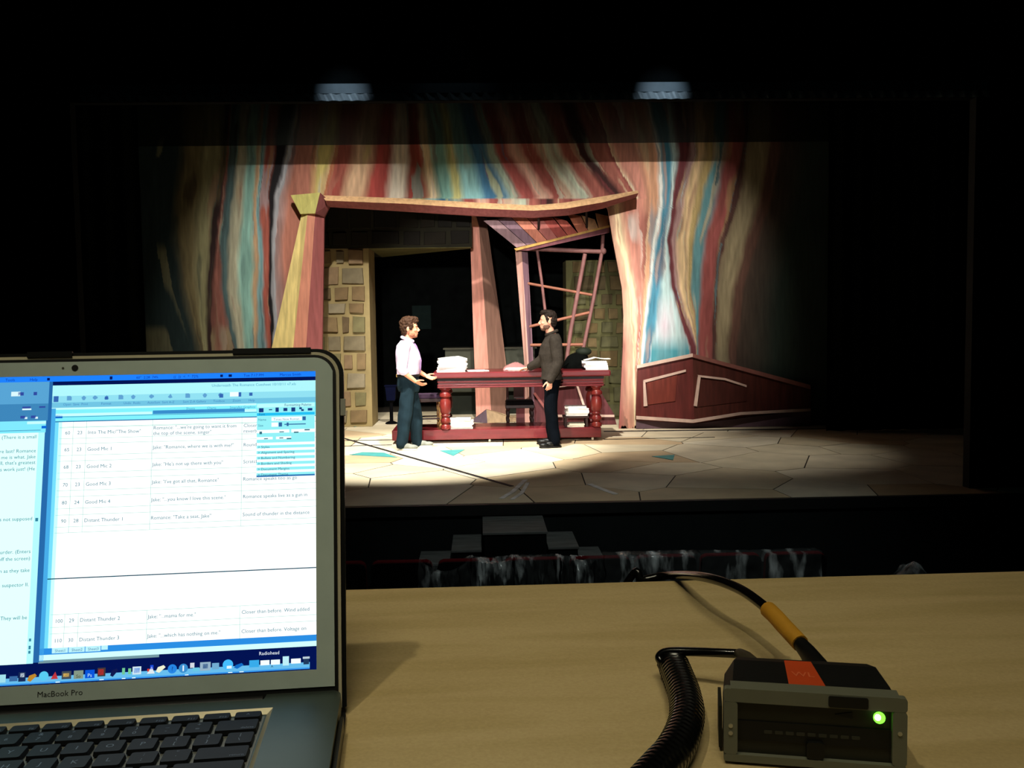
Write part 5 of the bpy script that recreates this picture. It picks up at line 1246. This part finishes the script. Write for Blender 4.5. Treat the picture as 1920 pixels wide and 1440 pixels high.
def bpw(x, y, z):
    a = math.radians(-13); return (.1915 + x * math.cos(a) - y * math.sin(a), .527 + x * math.sin(a) + y * math.cos(a), ZT + z)
# coiled headset cord
cordm = mat('black_rubber_cord', (7, 7, 7), .2, var=.2, scale=50, spec=.6)
t = thing('coiled_cord', 'black coiled headset cord curling beside the beltpack', 'cord', (.14, .66, ZT), None)
ctr = [PZ(u, v, ZT + .0125) for u, v in ((1262, 1246), (1272, 1270), (1284, 1305), (1288, 1340), (1280, 1375), (1262, 1410), (1236, 1440), (1205, 1475), (1165, 1520))]
def cr_path(pts, n):
    out = []; pts = [Vector(p) for p in pts]
    for i in range(len(pts) - 1):
        p0, p1, p2, p3 = pts[max(i - 1, 0)], pts[i], pts[i + 1], pts[min(i + 2, len(pts) - 1)]
        for k in range(n):
            tt = k / n; out.append(.5 * ((2 * p1) + (p2 - p0) * tt + (2 * p0 - 5 * p1 + 4 * p2 - p3) * tt * tt + (3 * p1 - p0 - 3 * p2 + p3) * tt ** 3))
    out.append(pts[-1]); return out
cp = cr_path(ctr, 40); L_ = [0]
for i in range(1, len(cp)): L_.append(L_[-1] + (cp[i] - cp[i - 1]).length)
turn = .0052; nt_ = int(L_[-1] / turn); pts = []; R_ = .0092
for k in range(nt_ * 14 + 1):
    s_ = k / 14 * turn; s_ = min(s_, L_[-1] - 1e-6); i = max(1, next(j for j in range(1, len(L_)) if L_[j] >= s_)); f_ = (s_ - L_[i - 1]) / (L_[i] - L_[i - 1])
    c = cp[i - 1].lerp(cp[i], f_); tg = (cp[i] - cp[i - 1]).normalized(); sd = tg.cross(Vector((0, 0, 1))).normalized(); up_ = sd.cross(tg)
    th = 2 * math.pi * k / 14; pts.append(c + sd * R_ * math.cos(th) + up_ * R_ * math.sin(th))
part('coil', MB().tube(pts, .0026, 6), cordm, t, smooth=True)
lead = [pts[0], tuple(PZ(1244, 1246, ZT + .014)), tuple(PZ(1236, 1232, ZT + .018)), tuple(PZ(1252, 1222, ZT + .022)), tuple(PZ(1300, 1222, ZT + .024)), tuple(PZ(1350, 1224, ZT + .026)), tuple(PZ(1392, 1226, ZT + .027))]
part('lead', MB().tube(cr_path(lead, 8), .0032, 8), cordm, t, smooth=True)
ca = np.array(PZ(1386, 1226, ZT + .027)); cb = np.array(bpw(-.022, .0725, .026))
part('plug', MB().tube([ca, ca * .75 + cb * .25, ca * .4 + cb * .6 , cb], [.0042, .0062, .0066, .0066], 12), mat('plug_steel', (120, 112, 90), .35, .8), t, smooth=True)
# line cable with yellow tape
t = thing('line_cable', 'black cable with yellow tape arching over the table to the beltpack', 'cable', tuple(PZ(1500, 1240, ZT)), None)
e0 = (.02, 1.02, ZT - .30); e1 = tuple(P(1165, 1112, .985))
pth = [e0, e1] + [tuple(P(1205, 1089, .972)), tuple(P(1255, 1079, .955))] + [tuple(PZ(u, v, ZT + h)) for u, v, h in ((1320, 1082, .034), (1385, 1104, .042), (1440, 1143, .042), (1472, 1176, .037), (1500, 1206, .032), (1515, 1224, .029))]
full = cr_path(pth, 10)
part('cable', MB().tube(full, .0042, 10), cordm, t, smooth=True)
ya = full[8 * 10 - 20: 10 * 8 + 1]
part('yellow_tape', MB().tube(full[60:81], .0064, 12), mat('yellow_tape', (196, 140, 40), .6, var=.1, scale=90), t, smooth=True)
pe = np.array(pth[-1]); pd = np.array(bpw(.018, .0725, .026)); ps = np.array(full[80])
part('connector', MB().tube([ps, pe, pe * .5 + pd * .5, pd], [.0052, .0062, .0075, .0075], 12), mat('black_connector', (14, 15, 14), .45), t, smooth=True)
for o in bpy.data.objects:
    if '_local' in o: del o['_local']
bpy.data.scenes.remove(TMP)
